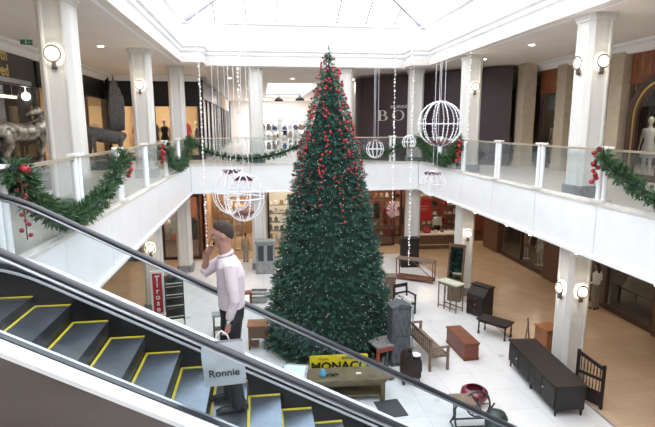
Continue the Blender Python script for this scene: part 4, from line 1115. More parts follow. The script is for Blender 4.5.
# 19 small crates
t=thing('slatted_crate','grey-green slatted wooden crate on the floor left of the tree','crate',(-.18,18.0,0),R(-5))
for z in (.02,.17,.32): q=MB(); q.box(-.30,-.22,z,.30,-.20,z+.11); q.box(-.30,.20,z,.30,.22,z+.11); q.box(-.30,-.2,z,-.28,.2,z+.11); q.box(.28,-.2,z,.30,.2,z+.11); part(q,'slat_ring','grey_wood',t)
q=MB(); q.box(-.28,-.2,.0,.28,.2,.02); part(q,'bottom','grey_wood',t)
t=thing('stool','small red-brown wooden stool right behind the man','stool',(-.62,17.5,0),R(10))
q=MB(); q.box(-.17,-.17,.52,.17,.17,.57); part(q,'seat','chest_wood',t); legs(t,[(-.14,-.14),(.14,-.14),(-.14,.14),(.14,.14)],.52,.022,'chest_wood')
# green-grey plinth and stone block left of the man
t=thing('plant_stand','slim grey-green wooden plant stand left of the man beyond the escalator','stand',(-1.42,15.0,0),R(8))
q=MB(); q.box(-.20,-.18,.70,.20,.18,.76); part(q,'top','grey_wood',t); legs(t,[(-.15,-.13),(.15,-.13),(-.15,.13),(.15,.13)],.70,.025,'olive_wood'); q=MB(); q.box(-.16,-.14,.25,.16,.14,.28); part(q,'shelf','olive_wood',t)
t=thing('stone_block','small pale grey stone block on the floor left of the man','block',(-1.30,13.2,0),R(20))
q=MB(); q.lathe([(.20,0),(.23,.05),(.23,.30),(.18,.38),(.10,.40)],n=6); part(q,'block','grey_fabric',t)
# 20 workbench with sign
t=thing('workbench','low long olive wooden workbench in front of the yellow sign','table',(1.83,11.0,0),R(-3))
q=MB(); q.box(-1.02,-.34,.52,1.02,.34,.60); part(q,'table_top','olive_wood',t,bevel=.008)
q=MB(); q.box(-.96,-.28,.42,.96,.28,.52); part(q,'apron','olive_wood',t)
for x in (-.94,.94):
    for y in (-.28,.28): q=MB(); q.box(x-.05,y-.05,0,x+.05,y+.05,.52); part(q,'leg','olive_wood',t)
q=MB(); q.box(-.93,-.25,.12,.93,.25,.16); part(q,'lower_shelf','olive_wood',t)
t=thing('shop_sign','yellow enamel sign lettered MONACO leaning at the back of the workbench','sign',(1.82,11.46,.44),R(-2))
t.scale=(.92,1,.92)
for sx in (-.6,.6):
    q=MB(); q.box(sx-.03,.02,-.478,sx+.03,.06,.3); q.build('stand_leg','olive_wood',t)
q=MB(); 
def rr(w,h,r,z0=0):
    pts=[]
    for cx,cz,a0 in ((w-r,z0+r,-90),(w-r,z0+h-r,0),(-w+r,z0+h-r,90),(-w+r,z0+r,180)):
        for k in range(5): a=R(a0+k*22.5); pts.append((cx+r*math.cos(a),cz+r*math.sin(a)))
    return pts
q.prism(rr(.80,.46,.05),'Y',0,.02); part(q,'panel','sign_yellow',t)
text('lettering','MONACO',.31,'ink',t,(.03,-.004,.045),(PI/2,0,0),.002,bold=.012,xs=1.12)
text('lettering','Huiles',.115,'ink',t,(-.42,-.004,.33),(PI/2,0,0),.002,xs=.95)
text('lettering','BISCUITS',.115,'ink',t,(.30,-.004,.33),(PI/2,0,0),.002,bold=.003,xs=1.0)
q=MB(); q.lathe([(.05,0),(.075,.05),(.075,.12),(.045,.17),(.05,.19)],n=16)
tag(q.build('blue_jar','blue_jar',None,True,loc=(1.34,10.9,.60)),'turquoise blue jar standing on the workbench before the yellow sign','jar')
q=MB(); q.tube([(-.15,0,.03),(-.05,.02,.07),(.06,0,.07),(.14,.01,.03)],.022,8); q.ell((.0,0,.05),(.06,.04,.045),8,6)
tag(q.build('hand_tools','iron',None,True,loc=(1.58,10.9,.60)),'dark metal hand tool lying beside the blue jar on the workbench','tool')
q=MB(); q.box(-.06,-.03,0,.06,.03,.02); tag(q.build('price_card','white',None,loc=(2.22,10.95,.60)),'small white card lying on the right half of the workbench','card')
# glass-topped case
t=thing('display_case','pale grey glass-topped case left of the yellow sign','display case',(.66,10.9,.0),R(-14))
t.scale=(.85,.8,.95)
q=MB(); q.box(-.34,-.24,.0,.34,.24,.70); part(q,'body','grey_wood',t)
q=MB(); q.prism([(-.26,.70),(-.26,.74),(.26,.92),(.26,.70)],'X',-.37,.37); part(q,'sloping_lid','grey_wood',t)
q=MB(); q.prism([(-.20,.765),(-.20,.771),(.20,.911),(.20,.905)],'X',-.30,.30); part(q,'glass_top','pale_blue',t)
# 21 mat and board
q=MB(); q.prism(rr(.30,.72,.02,-.36),'Z',0,.012); tag(q.build('floor_mat','rubber_mat',None,loc=(2.86,10.32,.0),rz=R(6)),'dark grey rubber mat lying on the floor right of the workbench','mat')
t=thing('low_platform','low pale wooden plank platform on the floor behind the workbench end','platform',(2.85,11.75,0),R(-2))
q=MB(); q.box(-.45,-.16,.04,.45,.16,.09); part(q,'plank','old_wood',t); q=MB(); q.box(-.40,-.14,0,-.33,.14,.04); q.box(.33,-.14,0,.40,.14,.04); part(q,'bearer','old_wood',t)
# 22 maroon bowl + iron stand/sewing table
q=MB(); q.lathe([(.12,0),(.14,.05),(.26,.12),(.33,.24),(.30,.34),(.20,.40),(.18,.395),(.26,.33),(.28,.24),(.2,.13),(0,.10)],n=28)
tag(q.build('glazed_pot','maroon',None,True,loc=(4.88,10.28,0)),'wide glazed maroon pot on the white floor near the iron sewing table','pot')
t=thing('sewing_table','green-black cast-iron treadle table with a large wheel at the bottom right','table',(4.42,9.35,0),R(-4))
for x in (-.40,.40):
    q=MB(); q.tube([(x,-.25,.0),(x,-.10,.18),(x,.02,.40),(x,-.16,.66)],.022,8); q.tube([(x,.25,.0),(x,.10,.18),(x,-.02,.40),(x,.16,.66)],.022,8); q.tube([(x,-.25,.02),(x,.25,.02)],.018,8)
    q.tube([(x,.07*math.cos(a),.40+.09*math.sin(a)) for a in [2*PI*k/16 for k in range(17)]],.014,6); part(q,'side_frame','iron',t,smooth=True)
q=MB(); q.box(-.40,-.14,.10,.40,-.11,.13); q.box(-.40,.16,.10,.40,.19,.13); part(q,'cross_rail','iron',t)
q=MB(); q.box(-.46,-.24,.66,.0,.24,.69); part(q,'table_top','old_wood',t)
q=MB(); cx_,cy_,cz_=(.15,.10,.50)
q.tube([(cx_+.27*math.cos(a),cy_+.05*math.sin(a),cz_+.27*math.sin(a)) for a in [2*PI*k/28 for k in range(29)]],.022,8)
for k in range(6): a=PI*k/3; q.tube([(cx_,cy_,cz_),(cx_+.27*math.cos(a),cy_+.05*math.sin(a),cz_+.27*math.sin(a))],.012,6)
part(q,'wheel','iron',t,smooth=True)
q=MB(); q.lathe([(.20,.0),(.22,.04),(.24,.40),(.19,.50),(.08,.55),(.0,.55)],(.42,-.26,0),20); part(q,'drum','iron',t,smooth=True)
# 23 red vertical sign
t=thing('vertical_sign','tall narrow red sign lettered Tirose down its length on a pale post','sign',(-3.60,16.9,-.0),R(6))
q=MB(); q.box(-.22,-.02,.10,.20,.04,1.66); part(q,'backing_post','white',t)
q=MB(); q.box(-.15,-.045,.18,.15,-.02,1.58); part(q,'panel','red_sign',t)
for i,c in enumerate('Tirose'): text('letter',c,.27,'white',t,(0,-.048,1.31-i*.215),(PI/2,0,0),.003,bold=.006)
q=MB(); q.box(-.25,-.15,0,.25,.2,.12); part(q,'foot','white',t)
# 24 stacked dark crates rack
t=thing('wire_basket_rack','black metal rack of stacked baskets beside the red vertical sign','rack',(-2.95,16.3,0),R(12))
for x in (-.28,.28):
    for y in (-.22,.22): q=MB(); q.box(x-.015,y-.015,0,x+.015,y+.015,1.62); part(q,'post','black',t)
for k in range(4):
    z=.22+k*.38; q=MB(); q.prism([(-.22,z),(-.22,z+.05),(.20,z+.22),(.22,z+.22),(.22,z+.17)],'X',-.27,.27); bk=part(q,'basket','charcoal_wood',t)
    q=MB(); q.beam((-.27,-.24,z+.10),(.27,-.24,z+.10),.02); part(q,'price_rail','pale_green',bk)
q=MB(); q.ell((0,0,1.66),(.22,.17,.08),12,7); part(q,'cloth_heap','blue_wood',t,smooth=True)

# ================================================================= SCULPTURES AND UPPER BALCONY
t=thing('display_plinth','dark plinth under the horse sculpture on the left balcony','plinth',(-6.2,14.2,ZU))
q=MB(); q.box(-.45,-1.15,0,.45,1.15,.45); part(q,'block','black',t); q=MB(); q.box(-.50,-1.2,.45,.50,1.2,.52); part(q,'top','navy',t)
q=MB()
q.loft([((-.78,0,.98),(0,.05,0),(0,0,.06)),((-.72,0,.97),(0,.16,0),(0,0,.18)),((-.5,0,.96),(0,.22,0),(0,0,.24)),((-.15,0,.93),(0,.20,0),(0,0,.20)),((.2,0,.94),(0,.20,0),(0,0,.21)),((.5,0,1.0),(0,.20,0),(0,0,.25)),((.68,0,1.05),(0,.13,0),(0,0,.20)),((.76,0,1.08),(0,.05,0),(0,0,.1))],14)
limb(q,[(.58,0,1.10),(.74,0,1.22),(.70,0,1.36),(.55,0,1.42)],[.19,.15,.11,.09])
limb(q,[(.53,0,1.43),(.36,0,1.40),(.20,0,1.33)],[.095,.07,.05])
q.loft([((.50,.05,1.50),(.03,0,0),(0,.02,0)),((.52,.06,1.60),(.008,0,0),(0,.006,0))],6); q.loft([((.50,-.05,1.50),(.03,0,0),(0,.02,0)),((.52,-.06,1.60),(.008,0,0),(0,.006,0))],6)
for (x,y,ks,fx) in ((.55,.11,.05,.08),(.50,-.11,-.05,-.22)):
    limb(q,[(x,y,.92),(x+ks,y,.50),(x+fx,y,.10),(x+fx+.02,y,.03)],[.10,.055,.038,.05])
for (x,y,fx) in ((-.60,.12,-.12),(-.55,-.12,.10)):
    limb(q,[(x,y,.90),(x+.08,y,.62),(x-.08+fx*.5,y,.42),(x+fx,y,.10),(x+fx+.03,y,.03)],[.15,.09,.055,.038,.05])
h_=smooth_remesh(q,'horse_sculpture','bronze',.025,3); h_.location=(-6.2,14.2,ZU+.53); h_.rotation_euler.z=R(68); h_.scale=(1.12,1.12,1.12)
tag(h_,'bronze patchwork horse sculpture with its head turned back on the left balcony','sculpture')
q=MB(); q.tube([(-.80,0,1.05),(-.93,0,.9),(-.95,0,.6)],[.05,.06,.02],8); q.build('tail','bronze',h_,True)
# winged sculpture
t=thing('display_plinth','dark plinth under the grey winged sculpture on the left balcony','plinth',(-6.1,21.6,ZU))
q=MB(); q.box(-.6,-.8,0,.6,.8,.35); part(q,'block','black',t)
t=thing('winged_sculpture','grey winged animal sculpture with one tall raised wing between the left columns','sculpture',(-6.1,21.6,ZU+.36),R(20))
q=MB()
q.loft([((-.95,0,1.15),(0,.05,0),(0,0,.06)),((-.85,0,1.15),(0,.22,0),(0,0,.26)),((-.4,0,1.02),(0,.26,0),(0,0,.30)),((.2,0,.90),(0,.24,0),(0,0,.28)),((.55,0,.95),(0,.14,0),(0,0,.18)),((.65,0,1.0),(0,.05,0),(0,0,.07))],14)
limb(q,[(-.85,0,1.2),(-.98,0,1.45),(-1.12,0,1.40)],[.16,.12,.08])
for x,y,f in ((-.7,.15,-.1),(-.65,-.15,.1),(.35,.14,.1),(.4,-.14,-.05)): limb(q,[(x,y,.9),(x+f*.5,y,.45),(x+f,y,.04)],[.13,.065,.05])
b_=smooth_remesh(q,'body','feather',.03,3,t)
q=MB()
def wing(q,ox,oy,h,lean):
    for k in range(5):
        x0=ox+.11*k; z0=1.0+.05*k; tip=(ox+lean+ .10*k, oy, 1.2+h-(.30*abs(k-1.5) if k>1 else .2*(1-k)))
        q.loft([((x0,oy,z0),(.08,0,0),(0,.045,0)),((x0*.6+tip[0]*.4,oy,z0+(tip[2]-z0)*.45),(.10,0,0),(0,.035,0)),((tip[0]*.85+x0*.15,oy,z0+(tip[2]-z0)*.85),(.07,0,0),(0,.02,0)),(tip,(.01,0,0),(0,.006,0))],8)
wing(q,.10,.16,2.2,.10); w1=q.build('raised_wing','feather',t,True)
# exit sign hanging from upper ceiling
t=thing('exit_sign','small green hanging exit sign under the upper left ceiling','sign',(-6.2,15.0,ZC-.25),R(15))
t.scale=(.6,.6,.6)
q=MB(); q.box(-.24,-.02,-.11,.24,.02,.11); part(q,'panel','green_sign',t)
q=MB(); q.tube([(-.2,0,.11),(-.2,0,.42)],.006,6); q.tube([(.2,0,.11),(.2,0,.42)],.006,6); part(q,'suspension_wires','wire',t)
q=MB(); q.cbox((-.02,-.026,.0),(.05,.006,.09)); q.cbox((-.02,-.026,.065),(.03,.006,.03)); q.beam((-.02,-.026,-.03),(-.07,-.026,-.085),.02,.006); q.beam((-.02,-.026,-.03),(.03,-.026,-.085),.02,.006); q.beam((.10,-.026,0),(.20,-.026,0),.02,.006); q.prism([(.07,0),(.12,.04),(.12,-.04)],'Y',-.029,-.024); part(q,'running_figure_and_arrow','white',t)

# ================================================================= SHOPS
def garment(name,label,loc,rz,col,group,h=.75,w=.36):
    q=MB(); q.loft([((0,0,0),(w*.62,0,0),(0,.08,0)),((0,0,h*.5),(w*.48,0,0),(0,.07,0)),((0,0,h*.88),(w*.52,0,0),(0,.06,0)),((0,0,h),(w*.2,0,0),(0,.04,0))],10)
    limb(q,[(w*.42,0,h*.86),(w*.62,0,h*.45)],[.05,.045],6); limb(q,[(-w*.42,0,h*.86),(-w*.62,0,h*.45)],[.05,.045],6)
    o=q.build(name,col,None,True,loc=loc,rz=rz); return tag(o,label,'clothes',group)
MANQ={}
def mannequin(label,loc,rz,dress,skin='mannequin',long=False,group=None,hair=None,H=1.8):
    t_=thing('mannequin',label,'mannequin',loc,rz,group)
    key=(skin,)
    q=MB(); q.ell((0,0,1.68),(.075,.09,.115),12,8); limb(q,[(0,0,1.52),(0,0,1.62)],[.045,.045],8)
    q.loft([((0,0,.88),(.15,0,0),(0,.10,0)),((0,0,1.1),(.11,0,0),(0,.08,0)),((0,0,1.32),(.15,0,0),(0,.10,0)),((0,0,1.5),(.06,0,0),(0,.05,0))],12)
    for sx in (-1,1):
        limb(q,[(sx*.17,0,1.42),(sx*.24,.03,1.14),(sx*.22,-.08,.88)],[.05,.038,.028],8); q.ell((sx*.215,-.10,.82),(.022,.03,.055),8,6)
        limb(q,[(sx*.08,0,.88),(sx*.09,0,.48),(sx*.09,.01,.08)],[.08,.05,.03],8); q.ell((sx*.09,-.05,.035),(.035,.09,.03),8,6)
    for i,p in enumerate(q.v): q.v[i]=tuple(Vector(p)*H/1.8)
    smooth_remesh(q,'figure',skin,.022,2,t_)
    f=H/1.8; z0=.25 if long else .62
    d_=MB(); d_.loft([((0,0,z0*f),((.26 if long else .22)*f,0,0),(0,.17*f,0)),((0,0,.95*f),(.17*f,0,0),(0,.125*f,0)),((0,0,1.12*f),(.125*f,0,0),(0,.10*f,0)),((0,0,1.33*f),(.17*f,0,0),(0,.12*f,0)),((0,0,1.46*f),(.14*f,0,0),(0,.09*f,0))],14); d_.build('dress',dress,t_,True)
    q=MB(); q.lathe([(.0,0),(.2,0),(.2,.02),(.0,.025)],n=18); q.build('base','steel',t_)
    if hair: q=MB(); q.ell((0,.02,1.71*f),(.088,.10,.115),12,8); q.build('wig',hair,t_,True)
    return t_
def shopfront(name,label,a,b,z0,zt,header,frame,hm,gm='shop_glass',mull=3,base=.15,bm=None,fw=.09,door=False):
    """glazed front between plan points a and b (facing right of a->b)"""
    a=Vector((*a,0));b=Vector((*b,0)); ln=(b-a).length; rz=math.atan2((b-a).y,(b-a).x)
    t_=thing(name,label,'shopfront',(a.x,a.y,z0),rz)
    H=zt-z0-.012
    q=MB(); q.box(0,-.06,H-header,ln,.10,H); q.box(0,-.09,H-header-.05,ln,.10,H-header+.02); q.build('header',hm,t_)
    q=MB(); q.box(0,-.04,0,ln,.08,base); q.build('base',bm or frame,t_)
    for k in range(mull+1):
        x=min(max(ln*k/mull,fw/2),ln-fw/2); q=MB(); q.box(x-fw/2,-.05,base,x+fw/2,.07,H-header); q.build('mullion',frame,t_)
    for k in range(mull):
        x0,x1=ln*k/mull+fw/2,ln*(k+1)/mull-fw/2; q=MB(); q.box(x0,.0,base,x1,.012,H-header); q.build('glass_pane',gm,t_)
    return t_,ln,H
def room(name,x0,y0,x1,y1,z0,z1,m,openside,ceil='ceiling',floor=None):
    """walls of a shop interior; openside one of x0,x1,y0,y1 left open"""
    w=.08
    if openside!='x0': q=MB(); q.box(x0,y0,z0,x0+w,y1,z1); struct('wall_'+name,q,m)
    if openside!='x1': q=MB(); q.box(x1-w,y0,z0,x1,y1,z1); struct('wall_'+name,q,m)
    if openside!='y0': q=MB(); q.box(x0,y0,z0,x1,y0+w,z1); struct('wall_'+name,q,m)
    if openside!='y1': q=MB(); q.box(x0,y1-w,z0,x1,y1,z1); struct('wall_'+name,q,m)
    if z1==ZC: q=MB(); q.box(x0+w,y0+w,8.3,x1-w,y1-w,8.38); struct('ceiling_'+name,q,'ceiling')
def alight(x,y,z,e,sx=1.,sy=1.,col=(1,.82,.6),visible=True):
    """recessed light panel with its area lamp"""
    q=MB(); q.box(x-sx/2,y-sy/2,z-.03,x+sx/2,y+sy/2,z-.005)
    o=q.build('recessed_light_panel','warm_strip' if col[2]<.8 else 'crystal',None); 
    L_=bpy.data.lights.new('panel_lamp','AREA'); L_.energy=e; L_.color=col; L_.shape='RECTANGLE'; L_.size=sx; L_.size_y=sy
    lo=bpy.data.objects.new('panel_lamp',L_); COL.objects.link(lo); lo.location=(x,y,z-.04)
    return o
PN=[0]
def panel(label,*a,**k):
    o=alight(*a,**k); tag(o,label,'ceiling light'); return o
cols_=['pale_fabric','tan_fabric','grey_fabric','red_fabric','black_fabric','blue_fabric','white']

# ---- UPPER LEFT shop along X=-7.6 (dark header, signage)
room('shop_upper_left',-11.5,8,-7.7,18.9,ZU,ZC,'dark_wall','x1')
room('shop_upper_tan',-11.5,19,-7.7,26.3,ZU,ZC,'tan_wall','x1')
sf,ln,H=shopfront('shopfront','dark framed shopfront with gold lettering at the upper far left',(-7.6,8.0),(-7.6,18.6),ZU,ZC,1.15,'navy','black',mull=4,base=.3)
# gold lettering on glass-front header panel
q=MB(); q.box(7.0,-.075,H-1.05,10.3,-.055,H-.12); q.build('sign_panel','black',sf)
q=MB(); q.box(7.6,-.10,H-1.16,10.2,-.06,H-1.02); q.build('light_ledge','warm_strip' if False else 'steel',sf)
text('lettering','th',.50,'gold_letter',sf,(8.75,-.085,H-.52),(PI/2,0,0),.01,align='RIGHT',bold=.004)
text('lettering','ved',.50,'gold_letter',sf,(8.75,-.085,H-.98),(PI/2,0,0),.01,align='RIGHT',bold=.004)
sf,ln,H=shopfront('shopfront','dark framed shopfront with a warm interior behind the winged sculpture',(-7.6,18.8),(-7.6,26.3),ZU,ZC,1.1,'brown_frame','black',mull=3,base=.3)
sf,ln,H=shopfront('shopfront','black-headed corner shopfront left of the far upper corridor',(-7.5,26.5),(-3.0,26.5),ZU,ZC,1.45,'black','black',mull=2,base=.25)
room('shop_upper_corner',-7.5,26.7,-3.1,31,ZU,ZC,'tan_wall','y0')
panel('long warm light strip inside the upper far left shop',-9.2,15.0,8.3,60,.5,4.5)
panel('warm light panel inside the shop behind the winged sculpture',-9.4,22.5,8.3,190,2.,3.)
panel('warm light panel inside the corner shop by the far corridor',-5.4,28.6,8.3,170,2.,2.)
q=MB(); q.ell((0,0,0),(.14,.14,.14),14,10); q.tube([(0,0,.12),(0,0,.78)],.01,6); o=q.build('globe_lamp','sconce',None,True,loc=(-7.9,18.65,7.52)); tag(o,'small round glowing lamp inside the upper far left shop','lamp')
t=thing('strip_light','long warm hanging strip light inside the upper far left shop window','lamp',(-8.05,17.2,7.45),0)
q=MB(); q.box(-.06,-1.0,-.03,.06,1.0,.05); q.build('tube','warm_strip',t); q=MB(); q.box(-.09,-1.05,.05,.09,1.05,.09); q.build('housing','black',t)
q=MB(); q.tube([(0,-.8,.09),(0,-.8,.85)],.008,6); q.tube([(0,.8,.09),(0,.8,.85)],.008,6); q.build('suspension_wires','wire',t)
mannequin('mannequin with dark hair in a pale dress inside the shop by the winged sculpture',(-8.4,23.9,ZU),R(60),'red_fabric','mannequin',hair='black_hair',H=2.0)
mannequin('mannequin in a long black dress in the corner shop window',(-5.0,27.6,ZU),R(20),'black_fabric','mannequin',long=True,H=2.1)
q=MB(); q.lathe([(.02,0),(.02,1.5),(.16,1.52),(.10,1.8),(.02,1.82)],n=16); o=q.build('floor_lamp','sconce' if False else 'pale_fabric',None,True,loc=(-4.5,27.9,ZU)); tag(o,'pale shaded lamp beside the black dress mannequin','lamp')
k_=0
for i in range(7):
    garment('hanging_garment','garment on the rail at the back of the warm upper left shop',(-10.9,19.8+i*.85,ZU+.9),R(80),['tan_fabric','red_fabric','pale_fabric','black_fabric'][i%4],'garments in the warm upper left shop',1.0,.45)
for i in range(4):
    garment('hanging_garment','garment hanging inside the corner shop by the corridor',(-6.9+i*.9,29.9,ZU+.9),0,['red_fabric','black_fabric','tan_fabric','red_fabric'][i],'garments in the corner shop',1.0,.45)
for i in range(6):
    garment('hanging_garment','garment hanging in the dark upper far left shop',(-10.9,10.5+i*1.2,ZU+1.0),R(80),['tan_fabric','grey_fabric','red_fabric'][i%3],'garments in the dark upper left shop',1.0,.45)

# ---- UPPER CORRIDOR
labs=['nearest black-framed','second grey-framed','third dark-framed','fourth brown-framed','farthest pale-framed']
y=26.8
for i,(fr,hd,dm) in enumerate((('black','brown_frame','blue_fabric'),('grey_wood','black','black_fabric'),('black','grey_wood','grey_fabric'),('brown_frame','tan_wall','red_fabric'),('grey_wood','pale_wall','pale_fabric'))):
    y1=y+4.2
    sf,ln,H=shopfront('corridor_shopfront',labs[i]+' shopfront on the left side of the far upper corridor',(-2.9,y),(-2.9,y1),ZU,ZC-.15-.0*i,.9,fr,hd,mull=2,base=.2)
    mannequin(['nearest','second','third','fourth','farthest'][i]+' mannequin in the left corridor shop windows',(-3.5,y+2.0,ZU),R(70),dm,'mann_white',H=2.0)
    y=y1+.25
room('corridor_shops',-6.9,31.2,-2.95,49.2,ZU,ZC,'pale_wall','x1')
panel('light panel above the left corridor shops',-4.6,36,8.3,160,1.5,6,col=(1,.92,.85))
panel('light panel above the far left corridor shops',-4.6,43.5,8.3,160,1.5,5,col=(1,.92,.85))
q=MB(); q.box(5.2,27.5,ZU,5.3,52,ZC); struct('wall_corridor_right',q,'pale_wall')
q=MB(); q.box(-2.9,52,ZU,5.2,52.1,ZC); struct('wall_corridor_end',q,'pale_wall')
panel('broad white light panel at the end of the far upper corridor',1.2,49,9.0,420,5.,3.,col=(1,.97,.94))
# far display of white shelving with goods
for j,(xx,yy) in enumerate(((.4,34.5),(2.4,36.5),(.9,41),(3.2,43))):
    t=thing('display_shelving',['nearest left','nearest right','farther left','farther right'][j]+' pale display shelving in the far upper corridor','shelving',(xx,yy,ZU))
    for sx in (-.9,.9): q=MB(); q.box(sx-.04,-.25,0,sx+.04,.25,2.3); q.build('side_panel','white',t)
    for z in (.1,.75,1.4,2.05): q=MB(); q.box(-.88,-.24,z,.88,.24,z+.05); q.build('shelf','white',t)
    for z in (.15,.80,1.45):
        for k in range(4):
            hh=random.uniform(.25,.5); c=random.choice(['grey_fabric','pale_blue','blue_fabric','tan_fabric','black_fabric','white'])
            q=MB(); q.lathe([(.13,0),(.17,hh*.5),(.10,hh*.85),(.11,hh)],n=8); o=q.build('shelf_goods',c,None,True,loc=(xx-.62+k*.41,yy,ZU+z+.002))
            tag(o,'small object on the pale display shelving of the far upper corridor','goods','goods on the corridor shelving')
for j in range(5):
    mannequin(['first','second','third','fourth','fifth'][j]+' small far figure counted from the left along the far corridor display',(.2+j*.85,38.5+.6*(j%2),ZU),R(10*j),['grey_fabric','white','black_fabric','pale_fabric','blue_fabric'][j],'mann_white',H=1.9)
for x,y_,l in ((1.3,33.5,'left'),(2.6,32.5,'right')):
    t=thing('pendant_lamp',l+' dark pendant hanging under the far corridor skylight','lamp',(x,y_,8.1))
    q=MB(); q.lathe([(.30,0),(.26,.12),(.08,.24),(.04,.3)],n=16); q.build('shade','black',t,True); q=MB(); q.tube([(0,0,.28),(0,0,.9)],.012,6); q.build('cord','black',t)

for nm,x,sg,ya,yb in (('left',-7.48,1,8,26.4),('right',11.55,-1,6,20.3)):
    q=MB(); q.prism([(x-.3*sg,8.72),(x-.3*sg,ZC),(x+.42*sg,ZC),(x+.40*sg,8.93),(x+.15*sg,8.90),(x,8.72)],'Y',ya,yb)
    struct('trim_cove_'+nm,q,'cornice')
q=MB(); q.prism([(26.7,8.72),(26.7,ZC),(26.0,ZC),(26.02,8.93),(26.25,8.90),(26.4,8.72)],'X',-7.3,-3.0); struct('trim_cove_corner',q,'cornice')
# ---- HOARDING upper back right (diagonal)
A_=(5.25,25.35); B_=(10.55,20.16)
dx,dy=B_[0]-A_[0],B_[1]-A_[1]; ln=math.hypot(dx,dy); rz=math.atan2(dy,dx)
t=thing('shop_hoarding','plum-brown hoarding wall with large BO lettering at the back right of the upper floor','hoarding',(A_[0],A_[1],ZU),rz)
Hh=ZC-ZU-.12
for k in range(4): q=MB(); q.box(ln*k/4+.004,-.04,0,ln*(k+1)/4-.004,.04,Hh); q.build('board','hoarding',t)
# curved return at its left end
q=MB(); vs=[];fs=[]
for k in range(9):
    a=PI/2*k/8; vs+=[(-.9*math.sin(a),.9*(1-math.cos(a)),0),(-.9*math.sin(a),.9*(1-math.cos(a)),Hh)]
for k in range(8): fs.append((2*k,2*k+1,2*k+3,2*k+2))
q.add(vs,fs); o=q.build('curved_return','hoarding',t,True); so=o.modifiers.new('s','SOLIDIFY'); so.thickness=.05
# serif letters
def serifB(q,x,z,h):
    st=.13*h
    q.prism([(x,z),(x+st,z),(x+st,z+h),(x,z+h)],'Y',-.06,-.04)
    for zz_ in (z,z+h-.045*h): q.prism([(x-.07*h,zz_),(x+st+.07*h,zz_),(x+st+.07*h,zz_+.045*h),(x-.07*h,zz_+.045*h)],'Y',-.061,-.04)
    for z0,z1,w in ((z,z+.54*h,.52*h),(z+.50*h,z+h,.45*h)):
        r=(z1-z0)/2; cz=(z0+z1)/2; out=[];inn=[]
        for k in range(13):
            a=-PI/2+PI*k/12; out.append((x+st+.12*h+(w-st-.12*h)*math.cos(a) if abs(math.cos(a))>1e-3 else x+st+.12*h,cz+r*math.sin(a))); inn.append((x+st+.12*h+(w-st-.25*h)*math.cos(a),cz+(r-.045*h)*math.sin(a)))
        poly_out=[(x+st,z0)]+out+[(x+st,z1)]; poly_in=[(x+st,z0+.045*h)]+inn+[(x+st,z1-.045*h)]
        for k in range(len(poly_out)-1): q.prism([poly_out[k],poly_out[k+1],poly_in[k+1],poly_in[k]],'Y',-.06,-.04)
def serifO(q,x,z,h):
    n=32; cx=x+.46*h; cz=z+h/2
    P=lambda a,rx,rz_:(cx+rx*math.cos(a),cz+rz_*math.sin(a))
    for k in range(n):
        a0,a1=2*PI*k/n,2*PI*(k+1)/n
        q.prism([P(a0,.46*h,.51*h),P(a1,.46*h,.51*h),P(a1,.32*h,.465*h),P(a0,.32*h,.465*h)],'Y',-.06,-.04)
sB=.68
sB=.50
for fn,u0,st in ((serifB,.95,2.0),(serifO,1.72,1.45)):
    q=MB(); fn(q,0,1.97,sB); q.v=[(u0+v[0]*st,v[1],v[2]) for v in q.v]; q.build('letter','letter',t)
text('lettering','BURBE',.20,'letter',t,(2.08,-.045,2.56),(PI/2,0,0),.006,bold=.001,xs=1.6)
# ---- UPPER RIGHT shops at X=11.8
pil=[(10.9,19.9),(11.6,17.0),(11.8,13.6),(11.8,10.2),(11.8,6.8)]
for i,(x,y) in enumerate([(11.05,19.95),(11.75,18.2),(11.75,15.2),(11.75,11.7),(11.75,8.3)]):
    q=MB(); q.box(-.26,-.30,0,.26,.30,ZC-ZU); q.box(-.30,-.34,0,.30,.34,.2)
    o=struct('column_pilaster',q,'beige_pil'); o.location=(x,y,ZU)
lab=['between the two farthest beige pilasters','behind the big right column','right of the big right column','running out of view on the right']
ys=[(19.9,18.55),(17.85,15.55),(14.85,12.05),(11.35,8.65)]
for i,(ya,yb) in enumerate(ys):
    sf,ln,H=shopfront('shopfront','dark upper shop window with a red-brown header '+lab[i],(11.8 if i else 11.7,ya),(11.8 if i else 11.7,yb),ZU,ZC,1.15,'brown_frame','red_brown_wall',mull=2 if i else 1,base=.2)
    q=MB()
    for k in range(9): x=ln*(k+.5)/9; q.box(x-.05,-.075,H-.95,x+.05,-.06,H-.2)
    q.build('header_ornament','orange_wood',sf)
    q=MB(); q.box(.0,.3,H-1.9,ln,.34,H-1.2); q.build('window_reflection','grey_fabric',sf)  # grey strip behind the glass stands in for a reflection at the window top
room('shop_upper_right',11.95,7,16.8,20.3,ZU,ZC,'dark_wall','x0')
panel('warm light panel inside the upper right shop',12.9,13,8.3,45,1,4.)
panel('warm light panel deep inside the upper right shop',12.9,18,8.3,45,1,2.)
mannequin('beige mannequin in the farthest upper right window',(12.35,19.75,ZU),R(-70),'tan_fabric','mannequin',H=2.0)
mannequin('mannequin in a white top in the upper right window by the arched frame',(12.4,14.6,ZU),R(-70),'white','mann_white',H=2.0)
mannequin('small pale mannequin just right of the big right column upstairs',(12.5,17.0,ZU),R(-70),'pale_fabric','mann_white',H=1.9)
for k in range(5): garment('hanging_garment','garment hanging deep inside the upper right shop',(16.2,10+k*2.0,ZU+1),R(80),['tan_fabric','grey_fabric','pale_fabric'][k%3],'garments in the upper right shop',1.,.45)
